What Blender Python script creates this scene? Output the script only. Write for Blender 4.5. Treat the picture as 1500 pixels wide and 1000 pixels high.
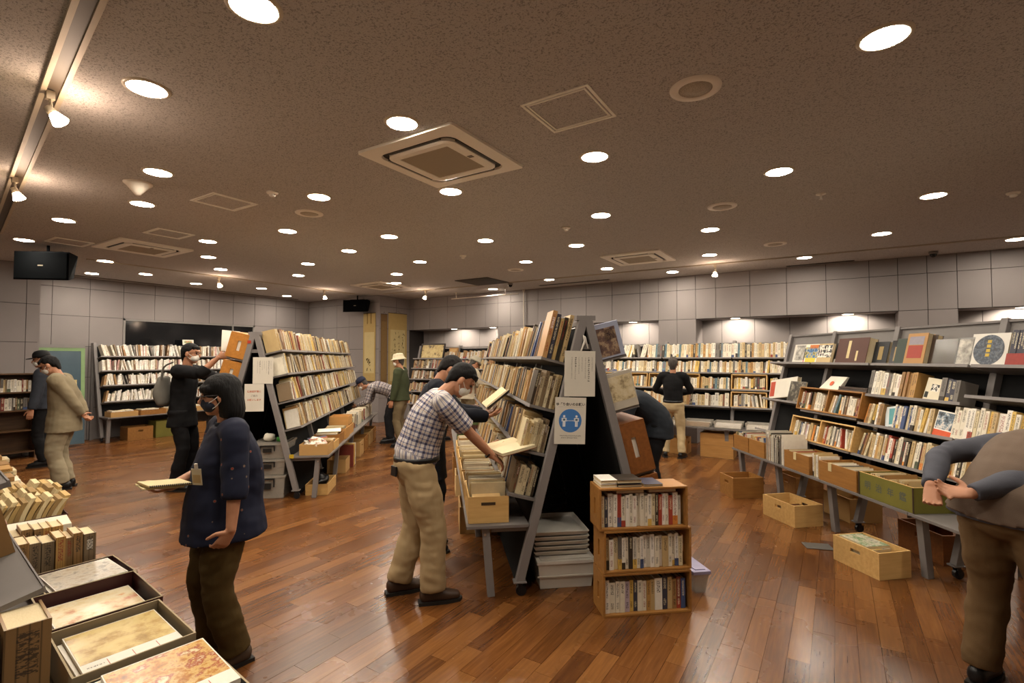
import bpy, math, random
import numpy as np
from mathutils import Vector, Matrix, noise as mnoise

for _o in list(bpy.data.objects):
    bpy.data.objects.remove(_o, do_unlink=True)
SC = bpy.context.scene
COL = SC.collection
V = Vector
R = math.radians

# ------------------------------------------------------------ camera, world, exposure
CAM_H = 1.66
CEIL = 3.28
FOC = 741.5
PITCH = math.atan((524 - 500) / FOC)
YAW = math.atan((1223 - 750) / FOC)
cam = bpy.data.cameras.new('camera')
cam.sensor_fit = 'HORIZONTAL'
cam.sensor_width = 36
cam.lens = FOC / 1500 * 36
cam.clip_start = 0.05
camo = bpy.data.objects.new('camera', cam)
COL.objects.link(camo)
camo.location = (0, 0, CAM_H)
camo.rotation_euler = (math.pi / 2 + PITCH, 0, YAW)
SC.camera = camo
wd = bpy.data.worlds.new('room_dark')
SC.world = wd
wd.use_nodes = True
wd.node_tree.nodes['Background'].inputs[0].default_value = (0.05, 0.045, 0.04, 1)
wd.node_tree.nodes['Background'].inputs[1].default_value = 0.3
SC.view_settings.view_transform = 'Standard'
SC.view_settings.look = 'None'
SC.view_settings.gamma = 1
SC.view_settings.use_curve_mapping = False
SC.view_settings.exposure = 0.3
LAMP = 190.0          # radiance of a ceiling downlight lens
RECESS_W = 46.0      # watts of a recess spot
TRACK_W = 4.5        # watts of a track bulb


def proj(p):
    d = V(p) - V((0, 0, CAM_H))
    a = d.x * math.cos(YAW) + d.y * math.sin(YAW)
    fw = -d.x * math.sin(YAW) + d.y * math.cos(YAW)
    c, s = math.cos(PITCH), math.sin(PITCH)
    zz = fw * c + d.z * s
    yy = d.z * c - fw * s
    if zz < 0.1:
        return (-9999, -9999, zz)
    return (750 + FOC * a / zz, 500 - FOC * yy / zz, zz)


# ------------------------------------------------------------ materials
def lin(h):
    if isinstance(h, (tuple, list)):
        return tuple(h)[:3]
    h = h.lstrip('#')
    c = [int(h[i:i + 2], 16) / 255 for i in (0, 2, 4)]
    return tuple(x / 12.92 if x <= .04045 else ((x + .055) / 1.055) ** 2.4 for x in c)


class NT:
    def __init__(s, name):
        s.m = bpy.data.materials.new(name)
        s.m.use_nodes = True
        s.t = s.m.node_tree
        s.b = s.t.nodes['Principled BSDF']

    def n(s, typ, **kw):
        nd = s.t.nodes.new('ShaderNode' + typ)
        for k, v in kw.items():
            if k[0] == 'i' and k[1:].isdigit():
                nd.inputs[int(k[1:])].default_value = v
            elif hasattr(nd, k):
                setattr(nd, k, v)
            else:
                nd.inputs[k].default_value = v
        return nd

    def l(s, a, b):
        s.t.links.new(a, b)

    def math(s, op, a, b=None, clamp=False):
        nd = s.n('Math', operation=op)
        nd.use_clamp = clamp
        for i, x in enumerate((a, b)):
            if x is None:
                continue
            if isinstance(x, (int, float)):
                nd.inputs[i].default_value = x
            else:
                s.l(x, nd.inputs[i])
        return nd.outputs[0]

    def mix(s, f, a, b, blend='MIX'):
        nd = s.n('Mix', data_type='RGBA', blend_type=blend)
        for sock, x in ((nd.inputs[0], f), (nd.inputs[6], a), (nd.inputs[7], b)):
            if isinstance(x, (int, float)):
                sock.default_value = x
            elif isinstance(x, tuple):
                sock.default_value = (*x[:3], 1)
            else:
                s.l(x, sock)
        return nd.outputs[2]

    def coord(s, scale=(1, 1, 1), kind='Object'):
        tc = s.n('TexCoord')
        mp = s.n('Mapping')
        mp.inputs['Scale'].default_value = scale
        s.l(tc.outputs[kind], mp.inputs[0])
        return mp.outputs[0]

    def noise(s, vec, scale=5, detail=3, rough=.5):
        nd = s.n('TexNoise')
        nd.inputs['Scale'].default_value = scale
        nd.inputs['Detail'].default_value = detail
        nd.inputs['Roughness'].default_value = rough
        s.l(vec, nd.inputs['Vector'])
        return nd.outputs['Fac']

    def ramp(s, f, stops, interp='LINEAR'):
        nd = s.n('ValToRGB')
        cr = nd.color_ramp
        cr.interpolation = interp
        while len(cr.elements) < len(stops):
            cr.elements.new(.5)
        for e, (p, c) in zip(cr.elements, stops):
            e.position = p
            e.color = (*lin(c), 1)
        s.l(f, nd.inputs[0])
        return nd.outputs[0]

    def bump(s, h, strength=.2, dist=.01):
        nd = s.n('Bump')
        nd.inputs['Strength'].default_value = strength
        nd.inputs['Distance'].default_value = dist
        s.l(h, nd.inputs['Height'])
        s.l(nd.outputs[0], s.b.inputs['Normal'])

    def col(s, c):
        if isinstance(c, (tuple, str)):
            s.b.inputs['Base Color'].default_value = (*lin(c), 1)
        else:
            s.l(c, s.b.inputs['Base Color'])

    def set(s, rough=.5, metal=0, spec=.5, alpha=None, trans=None, coat=None):
        s.b.inputs['Roughness'].default_value = rough
        s.b.inputs['Metallic'].default_value = metal
        s.b.inputs['Specular IOR Level'].default_value = spec
        if trans is not None:
            s.b.inputs['Transmission Weight'].default_value = trans
        if alpha is not None:
            s.b.inputs['Alpha'].default_value = alpha
        if coat is not None:
            s.b.inputs['Coat Weight'].default_value = coat
        return s.m


MATS = {}


def pm(name, c, rough=.6, metal=0, var=.12, scale=8, bump=0, bscale=60, spec=.4, stretch=(1, 1, 1), alpha=None):
    """painted / plain material with gentle tonal variation"""
    if name in MATS:
        return MATS[name]
    t = NT(name)
    c = lin(c)
    if var:
        f = t.noise(t.coord(stretch), scale, 4)
        t.col(t.mix(f, tuple(x * (1 - var) for x in c), tuple(min(1, x * (1 + var)) for x in c)))
    else:
        t.col(c)
    if bump:
        t.bump(t.noise(t.coord(stretch), bscale, 3), bump, .004)
    MATS[name] = t.set(rough, metal, spec, alpha)
    return MATS[name]


def wood(name, dark, light, rough=.5, axis='x', scale=3.0, knots=True):
    if name in MATS:
        return MATS[name]
    t = NT(name)
    st = {'x': (.25, 3, 3), 'y': (3, .25, 3), 'z': (3, 3, .25)}[axis]
    v = t.coord(st)
    f1 = t.noise(v, scale * 4, 5, .6)
    oi = t.n('ObjectInfo')
    f = t.math('ADD', t.math('MULTIPLY', f1, .8), t.math('MULTIPLY', oi.outputs['Random'], .25), True)
    c = t.ramp(f, [(.2, dark), (.75, light)])
    if knots:
        k = t.n('TexVoronoi', feature='F1')
        k.inputs['Scale'].default_value = 3.2
        t.l(t.coord((1, 1, 1)), k.inputs['Vector'])
        kf = t.math('LESS_THAN', k.outputs['Distance'], .09)
        c = t.mix(t.math('MULTIPLY', kf, .55), c, lin(dark))
    t.col(c)
    t.bump(f1, .12, .002)
    MATS[name] = t.set(rough, 0, .4)
    return MATS[name]


def emis(name, c, s):
    if name in MATS:
        return MATS[name]
    t = NT(name)
    t.col((0, 0, 0))
    t.b.inputs['Emission Color'].default_value = (*lin(c), 1)
    t.b.inputs['Emission Strength'].default_value = s
    MATS[name] = t.m
    return t.m


# ------------------------------------------------------------ geometry
class B:
    def __init__(s):
        s.v = []
        s.f = []
        s.mi = []
        s.cur = 0

    def add(s, vs, fs):
        o = len(s.v)
        s.v += [tuple(p) for p in vs]
        s.f += [tuple(i + o for i in f) for f in fs]
        s.mi += [s.cur] * len(fs)
        return s

    def box(s, x0, x1, y0, y1, z0, z1, M=None):
        vs = [V((x, y, z)) for z in (z0, z1) for y in (y0, y1) for x in (x0, x1)]
        if M is not None:
            vs = [M @ p for p in vs]
        return s.add(vs, [(0, 2, 3, 1), (4, 5, 7, 6), (0, 1, 5, 4), (2, 6, 7, 3), (0, 4, 6, 2), (1, 3, 7, 5)])

    def bar(s, p, q, w, h, up=(0, 0, 1)):
        p, q, up = V(p), V(q), V(up)
        d = (q - p).normalized()
        a = d.cross(up)
        if a.length < 1e-4:
            a = d.cross(V((1, 0, 0)))
        a = a.normalized() * w / 2
        b = d.cross(a).normalized() * h / 2
        vs = [c + i * a + j * b for c in (p, q) for i, j in ((-1, -1), (1, -1), (1, 1), (-1, 1))]
        return s.add(vs, [(0, 1, 2, 3), (7, 6, 5, 4), (0, 4, 5, 1), (1, 5, 6, 2), (2, 6, 7, 3), (3, 7, 4, 0)])

    def cyl(s, p, q, r0, r1=None, n=12, caps=True):
        p, q = V(p), V(q)
        r1 = r0 if r1 is None else r1
        d = (q - p).normalized()
        a = d.orthogonal().normalized()
        b = d.cross(a)
        vs = []
        for c, r in ((p, r0), (q, r1)):
            for i in range(n):
                t = 2 * math.pi * i / n
                vs.append(c + r * (a * math.cos(t) + b * math.sin(t)))
        fs = [(i, (i + 1) % n, n + (i + 1) % n, n + i) for i in range(n)]
        if caps:
            fs += [tuple(range(n))[::-1], tuple(range(n, 2 * n))]
        return s.add(vs, fs)

    def rings(s, rs, close=True, cap=True):
        n = len(rs[0])
        vs = [p for r in rs for p in r]
        fs = []
        for k in range(len(rs) - 1):
            for i in range(n if close else n - 1):
                j = (i + 1) % n
                fs.append((k * n + i, k * n + j, (k + 1) * n + j, (k + 1) * n + i))
        if cap:
            fs += [tuple(range(n))[::-1], tuple(range((len(rs) - 1) * n, len(rs) * n))]
        return s.add(vs, fs)

    def lathe(s, prof, n=20, M=None, cap=True):
        rs = []
        for r, z in prof:
            rs.append([V((r * math.cos(2 * math.pi * i / n), r * math.sin(2 * math.pi * i / n), z)) for i in range(n)])
        if M is not None:
            rs = [[M @ p for p in r] for r in rs]
        return s.rings(rs, True, cap)

    def ell(s, c, r, M=None, n=12, m=8):
        rs = []
        for k in range(m + 1):
            ph = math.pi * k / m
            rr = max(.02, math.sin(ph))
            rs.append([V((r[0] * rr * math.cos(2 * math.pi * i / n), r[1] * rr * math.sin(2 * math.pi * i / n), -r[2] * math.cos(ph))) for i in range(n)])
        c = V(c)
        rs = [[(c + (M @ p if M is not None else p)) for p in q] for q in rs]
        return s.rings(rs)

    def tube(s, pts, rad, side=(1, 0, 0), n=14, sub=3, round_=True):
        """loft of ellipses; rad items r or (a,b): a along side, b across"""
        P = [V(p) for p in pts]
        rad = [(r, r) if isinstance(r, (int, float)) else r for r in rad]
        sp, sr = [], []
        m = len(P)
        for i in range(m - 1):
            p0, p1, p2, p3 = P[max(0, i - 1)], P[i], P[i + 1], P[min(m - 1, i + 2)]
            r0, r1, r2, r3 = [np.array(rad[k]) for k in (max(0, i - 1), i, i + 1, min(m - 1, i + 2))]
            for k in range(sub):
                t = k / sub
                h = lambda a, b, c, d: .5 * ((2 * b) + (-a + c) * t + (2 * a - 5 * b + 4 * c - d) * t * t + (-a + 3 * b - 3 * c + d) * t ** 3)
                sp.append(h(p0, p1, p2, p3))
                sr.append(np.maximum(h(r0, r1, r2, r3), .002))
        sp.append(P[-1])
        sr.append(np.array(rad[-1]))
        rs = []
        sv = V(side)
        L = len(sp)
        for i in range(L):
            d = (sp[min(L - 1, i + 1)] - sp[max(0, i - 1)]).normalized()
            a = (sv - d * sv.dot(d))
            a = a.normalized() if a.length > 1e-3 else d.orthogonal().normalized()
            b = d.cross(a)
            ring = lambda c, f: [c + f * (a * sr[i][0] * math.cos(2 * math.pi * k / n) + b * sr[i][1] * math.sin(2 * math.pi * k / n)) for k in range(n)]
            rr = min(sr[i])
            if i == 0 and round_:
                rs += [ring(sp[0] - d * rr * .6, .35), ring(sp[0] - d * rr * .4, .75)]
            rs.append(ring(sp[i], 1))
            if i == L - 1 and round_:
                rs += [ring(sp[i] + d * rr * .4, .75), ring(sp[i] + d * rr * .6, .35)]
        return s.rings(rs)

    def mesh(s, name, mats=(), smooth=False):
        me = bpy.data.meshes.new(name)
        me.from_pydata(s.v, [], s.f)
        for m in (mats if isinstance(mats, (list, tuple)) else [mats]):
            me.materials.append(m)
        if len(me.materials) > 1:
            me.polygons.foreach_set('material_index', s.mi)
        if smooth:
            me.polygons.foreach_set('use_smooth', [True] * len(me.polygons))
        me.update()
        return me

    def build(s, name, mats, parent=None, smooth=False, bevel=0):
        return put(name, s.mesh(name, mats, smooth), parent, bevel=bevel)


def put(name, me, parent=None, M=None, bevel=0):
    o = bpy.data.objects.new(name, me)
    COL.objects.link(o)
    if parent is not None:
        o.parent = parent
    if M is not None:
        o.matrix_local = M
    if bevel:
        md = o.modifiers.new('bevel', 'BEVEL')
        md.width = bevel
        md.segments = 2
        md.limit_method = 'ANGLE'
    return o


def tag(o, label, cat, group=None):
    o['label'] = label
    o['category'] = cat
    if group:
        o['group'] = group
    return o


def thing(name, label, cat, loc=(0, 0, 0), rz=0, group=None, M=None):
    o = bpy.data.objects.new(name, None)
    COL.objects.link(o)
    o.empty_display_size = .1
    if M is not None:
        o.matrix_world = M
    else:
        o.location = loc
        o.rotation_euler = (0, 0, rz)
    return tag(o, label, cat, group)


def struct(o):
    o['kind'] = 'structure'
    return o


def FM(o, x, y, z):
    """matrix from origin and three axis vectors"""
    M = Matrix.Identity(4)
    for i, a in enumerate((x, y, z)):
        for k in range(3):
            M[k][i] = a[k]
    for k in range(3):
        M[k][3] = o[k]
    return M


def TR(loc, rz=0, rx=0, ry=0):
    return Matrix.Translation(V(loc)) @ Matrix.Rotation(rz, 4, 'Z') @ Matrix.Rotation(rx, 4, 'X') @ Matrix.Rotation(ry, 4, 'Y')


DG = None


def text_mesh(s, size, mat, vertical=False, align='CENTER', bold=0):
    cu = bpy.data.curves.new('lettering', 'FONT')
    cu.body = '\n'.join(s) if vertical else s
    cu.size = size
    cu.align_x = align
    cu.align_y = 'CENTER'
    cu.space_line = .8 if vertical else 1
    cu.offset = bold
    cu.resolution_u = 2
    o = bpy.data.objects.new('lettering', cu)
    COL.objects.link(o)
    dg = bpy.context.evaluated_depsgraph_get()
    me = bpy.data.meshes.new_from_object(o.evaluated_get(dg))
    bpy.data.objects.remove(o)
    me.materials.clear()
    me.materials.append(mat)
    return me


def greek(b, x0, x1, y, h, seed, vertical=False, z=.0006, fill=.75):
    """a line of tiny unreadable characters as short strokes"""
    rnd = random.Random(seed)
    x = x0
    while x < x1:
        w = h * rnd.uniform(.6, .95)
        for k in range(3):
            o = rnd.uniform(0, .7)
            if rnd.random() < .5:
                q = (x, x + w, y + h * o, y + h * (o + .16))
            else:
                q = (x + w * o, x + w * (o + .16), y, y + h)
            if vertical:
                q = (q[2], q[3], -q[1], -q[0])
            b.box(q[0], q[1], q[2], q[3], z - .0003, z)
        x += h * 1.08
    return b
# ============================================================ the room
ORD = ['first', 'second', 'third', 'fourth', 'fifth', 'sixth', 'seventh', 'eighth', 'ninth', 'tenth', 'eleventh', 'twelfth', 'thirteenth', 'fourteenth', 'fifteenth', 'sixteenth', 'seventeenth', 'eighteenth', 'nineteenth', 'twentieth']


def ordw(i):
    if i < 20:
        return ORD[i]
    n = i + 1
    return f"{n}{'th' if n % 100 in (11, 12, 13) else {1: 'st', 2: 'nd', 3: 'rd'}.get(n % 10, 'th')}"


XL, XR, YB, YF = -12.8, 4.8, 10.25, -2.6
PANEL = pm('wall_fabric', '#847d7b', .85, var=.05, scale=3, bump=.25, bscale=220)
JOINT = pm('joint_dark', '#2b2725', .9, var=0)


def floor_mat(name, attr):
    t = NT(name)
    g = t.n('NewGeometry')
    if attr:
        at = t.n('Attribute', attribute_name='rnd')
        rnd = at.outputs['Fac']
    else:
        rnd = t.n('ObjectInfo').outputs['Random']
    mp = t.n('Mapping')
    mp.inputs['Scale'].default_value = (26, 1.6, 1)
    t.l(g.outputs['Position'], mp.inputs[0])
    ad = t.n('VectorMath', operation='ADD')
    t.l(mp.outputs[0], ad.inputs[0])
    cb = t.n('CombineXYZ')
    t.l(t.math('MULTIPLY', rnd, 37.0), cb.inputs[1])
    t.l(cb.outputs[0], ad.inputs[1])
    f = t.noise(ad.outputs[0], 2.2, 6, .6)
    c1 = t.ramp(f, [(.28, '#3a1e0d'), (.5, '#5f3919'), (.72, '#7d5128')])
    c2 = t.ramp(rnd, [(0, '#3d2110'), (.35, '#603919'), (.7, '#744823'), (1, '#8c5f33')])
    t.col(t.mix(.5, c1, c2))
    wear = t.noise(g.outputs['Position'], 1.7, 4)
    t.l(t.math('ADD', t.math('MULTIPLY', wear, .2), .17), t.b.inputs['Roughness'])
    t.bump(f, .05, .002)
    t.b.inputs['Specular IOR Level'].default_value = .5
    return t.m


fl = struct(B().box(XL - .4, XR + .2, YF - .2, YB + .9, -.14, -.012).build('floor', pm('floor_joint', '#24150c', .8, var=0)))
_PW, _PL = .112, .92
planks = []
_r = random.Random(5)
i = 0
x = XL + .002
while x < XR:
    y = YF - _r.random() * _PL
    while y < YB + .6:
        L = _PL * _r.choice((.8, 1, 1, 1.15))
        cx, cy = x + _PW / 2, y + L / 2
        a = [proj((x, y + .02, 0)), proj((x + _PW, y + .02, 0)), proj((x + _PW, y + L, 0)), proj((x, y + L, 0))]
        ar = 0
        if min(q[2] for q in a) > .3:
            ar = abs(sum(a[k][0] * a[(k + 1) % 4][1] - a[(k + 1) % 4][0] * a[k][1] for k in range(4))) / 2
            cxp = sum(q[0] for q in a) / 4
            cyp = sum(q[1] for q in a) / 4
            if not (0 < cxp < 1500 and 545 < cyp < 1010):
                ar = 0
        planks.append((ar, x, max(y, YF), L, i))
        i += 1
        y += L
    x += _PW
planks.sort(key=lambda t: -t[0])
pmesh = B()
pmesh.box(0, 1, 0, 1, 0, 1)
pmesh = pmesh.mesh('floor_plank', floor_mat('parquet_plank', False))
for ar, x, y, L, k in planks[:300]:
    o = put('floor_plank', pmesh, fl)
    o.location = (x + .0009, y + .0009, -.012)
    o.scale = (_PW - .0018, L - .0018, .012 + .0004 * math.sin(k * 7.3))
vs, fs, rn = [], [], []
for ar, x, y, L, k in planks[300:]:
    o = len(vs)
    x0, x1, y0, y1 = x + .0009, x + _PW - .0009, y + .0009, y + L - .0009
    vs += [(x0, y0, -.012), (x1, y0, -.012), (x1, y1, -.012), (x0, y1, -.012), (x0, y0, 0), (x1, y0, 0), (x1, y1, 0), (x0, y1, 0)]
    fs += [tuple(q + o for q in f) for f in ((4, 5, 6, 7), (0, 1, 5, 4), (1, 2, 6, 5), (2, 3, 7, 6), (3, 0, 4, 7))]
    rn += [random.Random(k).random()] * 8
me = bpy.data.meshes.new('distant_planks')
me.from_pydata(vs, [], fs)
me.attributes.new('rnd', 'FLOAT', 'POINT').data.foreach_set('value', rn)
me.materials.append(floor_mat('parquet_far', True))
o = put('distant_planks', me, fl)
o['kind'] = 'stuff'

# ceiling: rock-wool board with short dark fissures
t = NT('ceiling_board')
cv = t.coord((1, 1, 1))
n1 = t.noise(cv, 95, 3, .65)
n2 = t.noise(t.coord((1, 1.7, 1)), 190, 2, .5)
sp = t.math('MULTIPLY', t.math('LESS_THAN', n1, .43), .55)
sp2 = t.math('MULTIPLY', t.math('LESS_THAN', n2, .40), .35)
base = t.mix(t.noise(cv, .5, 2), lin('#bbb7b4'), lin('#c5c1be'))
t.col(t.mix(t.math('MAXIMUM', sp, sp2), base, lin('#565250')))
t.bump(n1, .35, .006)
CEILM = t.set(.95, 0, .2)
ce = struct(B().box(XL - .2, XR + .2, YF - .2, YB + .2, CEIL, CEIL + .12).build('ceiling', CEILM))

ROWS = [0, .62, 1.22, 1.82, 2.42, 3.0, CEIL]
BJ = [-10.09, -9.75, -9.16, -8.55, -7.94, -7.32, -6.95, -6.58, -6.17, -5.82, -5.22, -4.60, -4.0, -3.39, -3.01, -2.64, -2.28, -1.91, -1.31, -.71, -.11, .5, .88, 1.25, 1.61, 2.0, 2.6, 3.2, 3.8, 4.4, 4.8]
REC = [(-10.09, -6.95), (-6.17, -3.01), (-2.28, .88), (1.61, 4.8)]
RD = .6


def panels(wall, axis, base, js, rows, depth, skip=lambda a, b, z0, z1: False, mat=PANEL):
    """proud fabric panels with recessed joints; axis 'x': wall along x at y=base, depth sign towards room"""
    g = .004
    for a, b in zip(js[:-1], js[1:]):
        for z0, z1 in zip(rows[:-1], rows[1:]):
            if skip(a, b, z0, z1):
                continue
            bb = B()
            lo, hi = sorted((base, base + depth))
            if axis == 'x':
                bb.box(a + g, b - g, lo, hi, z0 + g, z1 - g)
            else:
                bb.box(lo, hi, a + g, b - g, z0 + g, z1 - g)
            bb.build('wall_panel', mat, wall)


wb = B()
wb.box(-10.2, XR + .2, YB + .02, YB + .1, 2.42, CEIL)
edges = [-10.2] + [e for r in REC for e in r] + [XR + .2]
for a, b in ((-6.95, -6.17), (-3.01, -2.28), (.88, 1.61)):
    wb.box(a + .02, b - .02, YB + .02, YB + RD + .1, 0, 2.42)
wb.box(-10.2, XR + .2, YB + RD + .02, YB + RD + .1, 0, 2.5)
wb = struct(wb.build('wall_back', JOINT))
inrec = lambda a, b: any(r[0] - .01 <= a and b <= r[1] + .01 for r in REC)
panels(wb, 'x', YB + .02, BJ, ROWS, -.02, lambda a, b, z0, z1: z1 < 2.5 and inrec(a, b))
panels(wb, 'x', YB + RD + .02, BJ, ROWS[:5], -.02, lambda a, b, z0, z1: not inrec(a, b))
for a, b in REC:
    s = B().box(a, b, YB + .1, YB + RD + .02, 2.42, 2.5)
    s.build('recess_soffit', PANEL, wb)
    for xx, d in ((a, .02), (b, -.02)):
        lo, hi = sorted((xx - d, xx))
        for z0, z1 in zip(ROWS[:4], ROWS[1:5]):
            B().box(lo, hi, YB + .004, YB + RD, z0 + .004, z1 - .004).build('recess_side_panel', PANEL, wb)
# left wall
LJ = [2.9, 3.46, 4.05, 4.63, 5.22, 5.81, 6.39, 6.97, 7.53, 8.13, 8.72, 9.15]
wl = B()
wl.box(XL - .1, XL - .02, YF, 4.6, 0, CEIL).box(XL - .1, XL - .02, 7.55, 9.3, 0, CEIL)
wl.box(XL - .1, XL - .02, 4.6, 7.55, 0, 1.3).box(XL - .1, XL - .02, 4.6, 7.55, 2.5, CEIL)
wl = struct(wl.build('wall_left', JOINT))
LR = [0, .65, 1.27, 1.89, 2.5, 3.06, CEIL]
panels(wl, 'y', XL - .02, LJ, LR, .02, lambda a, b, z0, z1: a > 4.5 and b < 7.6 and 1.2 < z0 < 2.4)
win = B().box(XL - .6, XL - .1, 4.63, 7.53, 1.27, 2.5)
win = struct(B().box(XL - .5, XL - .46, 4.6, 7.55, 1.25, 2.55).build('window_1', pm('booth_dark', '#0a0b0d', .35, var=0)))
fr = B()
for q in ((4.63, 4.67, 1.27, 2.5), (7.49, 7.53, 1.27, 2.5), (4.63, 7.53, 2.46, 2.5), (4.63, 7.53, 1.27, 1.31), (6.95, 6.98, 1.31, 2.46)):
    fr.box(XL - .06, XL + .012, q[0], q[1], q[2], q[3])
fr.build('window_frame', pm('frame_grey', '#7f7b78', .5), win)
t = NT('booth_glass')
t.col('#0c0e11')
B().box(XL - .03, XL - .024, 4.67, 7.49, 1.31, 2.46).build('pane', t.set(.08, 0, .5), win)
# block standing out at the left edge
wk = struct(B().box(XL, -11.62, YF, 2.96, 0, CEIL).build('wall_block', JOINT))
panels(wk, 'y', -11.62, [.7, 1.4, 2.1, 2.8, 2.98], [0, .65, 1.27, 1.93, 2.585, CEIL], .02)
panels(wk, 'x', 2.96, [XL + .02, -12.2, -11.6], [0, .65, 1.27, 1.93, 2.585, CEIL], .02)
# wall piece between the corner and the step, and the step itself
ws = struct(B().box(XL - .1, -9.92, YB - 1.08, YB + .9, 0, CEIL).build('wall_step', JOINT))
panels(ws, 'x', YB - 1.08, [XL, -12.14, -11.56, -11.05, -10.49, -9.9], [0, .65, 1.27, 1.89, 2.49, 3.1, CEIL], -.02)
panels(ws, 'y', -9.92, [YB - 1.1, YB - .5, YB - .0], ROWS, .02)
PALE = pm('plaster_pale', '#c9c2b6', .9, var=.03)
wr = struct(B().box(XR, XR + .1, YF, YB + .6, 0, CEIL).build('wall_right', PALE))
wf = struct(B().box(XL, XR, YF - .1, YF, 0, CEIL).build('wall_front', PALE))

# ------------------------------------------------------------ ceiling fittings
WHITE = pm('fitting_white', '#efe8dc', .5, var=.04)
RIM = pm('lamp_rim', '#c9bda8', .35, var=0)
LENS = emis('lamp_lens', '#fff2df', LAMP)
DL = [(-3.46, 1.343), (-2.235, 1.288), (-9.357, 2.215), (-7.617, 2.141), (-6.11, 2.353), (-4.956, 2.021), (-2.491, 2.495), (-10.261, 3.439), (-4.35, 3.207), (.24, 3.125), (-11.975, 3.804), (-11.194, 4.395), (-8.449, 4.187), (-7.317, 3.613), (-5.865, 3.866), (-3.125, 3.79), (-1.603, 3.75), (-9.434, 4.893), (-7.617, 5.415), (-6.17, 5.088), (-4.986, 4.771), (-2.215, 5.349), (-.382, 4.918), (-11.708, 5.557), (-8.85, 6.081), (-5.865, 6.313), (-4.04, 5.653), (.855, 6.475), (-11.227, 6.761), (-7.105, 7.002), (-4.363, 7.27), (-3.111, 6.597), (-1.302, 6.693), (-12.032, 7.938), (-7.961, 7.827), (-1.637, 8.338), (.539, 8.117), (-4.951, 9.182), (-3.456, 8.62), (-.39, 9.39), (2.11, 9.479), (-6.751, 9.753), (-2.553, 9.628)]
DLX = [(-.9, 1.2), (1.6, 3.6), (-5.0, -.4), (-2.2, -1.0), (2.6, 6.6)]     # further lamps of the same ceiling, outside the frame
rim = B()
rim.lathe([(.101, -.001), (.102, -.009), (.112, -.008), (.124, -.003), (.125, .001)], 28, cap=False)
rim = rim.mesh('trim_ring', RIM, True)
lens = B().lathe([(.1015, 0), (.1015, -.006), (.08, -.0065)], 28).mesh('lens', LENS)
order = sorted(range(len(DL)), key=lambda k: proj((*DL[k], CEIL))[1])
bands = {}
for k in order:
    u, v, _ = proj((*DL[k], CEIL))
    bi = 0 if v < 100 else 1 if v < 240 else 2 if v < 300 else 3 if v < 345 else 4 if v < 372 else 5 if v < 390 else 6 if v < 403 else 7
    bands.setdefault(bi, []).append((u, k))
BN = ['nearest, topmost', 'second nearest', 'third nearest', 'fourth nearest', 'middle', 'third farthest', 'second farthest', 'farthest']
for bi, it in bands.items():
    for q, (u, k) in enumerate(sorted(it)):
        o = thing('downlight', f'lit round ceiling downlight, {ordw(q)} from the left in the {BN[bi]} band', 'downlight', (*DL[k], CEIL), 0, 'round downlights across the ceiling')
        put('trim_ring', rim, o)
        put('lens', lens, o)
for p in DLX:
    o = thing('downlight', 'round ceiling downlight beyond the edge of the picture', 'downlight', (*p, CEIL), 0, 'downlights out of view')
    put('trim_ring', rim, o)
    put('lens', lens, o)

# recess lamps
lens2 = emis('recess_lens', '#fff0d8', 14)
RL = [(-8.44, 10.4), (-7.2, 10.4), (-5.0, 10.42), (-3.6, 10.42), (-1.6, 10.48), (.2, 10.55), (2.4, 10.55)]
RN = ['left end of the far left recess', 'right end of the far left recess', 'left end of the recess behind the leaning shelf', 'recess above the man in black', 'left end of the recess above the right shelves', 'right end of the recess above the right shelves', 'recess at the right edge']
for (x, y), nm in zip(RL, RN):
    o = thing('recess_lamp', f'small lit soffit downlight, {nm}', 'downlight', (x, y, 2.42), 0, 'recess lamps along the back wall')
    B().lathe([(.085, .001), (.085, -.006), (.098, -.004), (.1, .001)], 20, cap=False).build('trim_ring', RIM, o, True)
    B().lathe([(.085, 0), (.085, -.004)], 20).build('lens', lens2, o)
    la = bpy.data.lights.new('recess_lamp_light', 'SPOT')
    la.energy = RECESS_W
    la.color = (1, .88, .72)
    la.spot_size = R(150)
    la.spot_blend = .35
    la.shadow_soft_size = .04
    lo = bpy.data.objects.new('lamp_light', la)
    COL.objects.link(lo)
    lo.parent = o
    lo.location = (0, .0, -.03)
    lo.rotation_euler = (R(28), 0, 0)

# cassette air conditioners
ACW = pm('aircon_white', '#f2ece0', .45, var=.03)
ACD = pm('aircon_slot', '#1d1c1c', .6, var=0)
t = NT('aircon_grille')
wv = t.n('TexWave', wave_type='BANDS')
wv.inputs['Scale'].default_value = 40
t.l(t.coord(), wv.inputs['Vector'])
t.col(t.mix(wv.outputs['Fac'], lin('#857a68'), lin('#b8aa94')))
ACG = t.set(.7)


def rrect(h, r, n=5):
    pts = []
    for cx, cy, a0 in ((h - r, h - r, 0), (-h + r, h - r, 90), (-h + r, -h + r, 180), (h - r, -h + r, 270)):
        for k in range(n + 1):
            a = R(a0 + 90 * k / n)
            pts.append((cx + r * math.cos(a), cy + r * math.sin(a)))
    return pts


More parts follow.
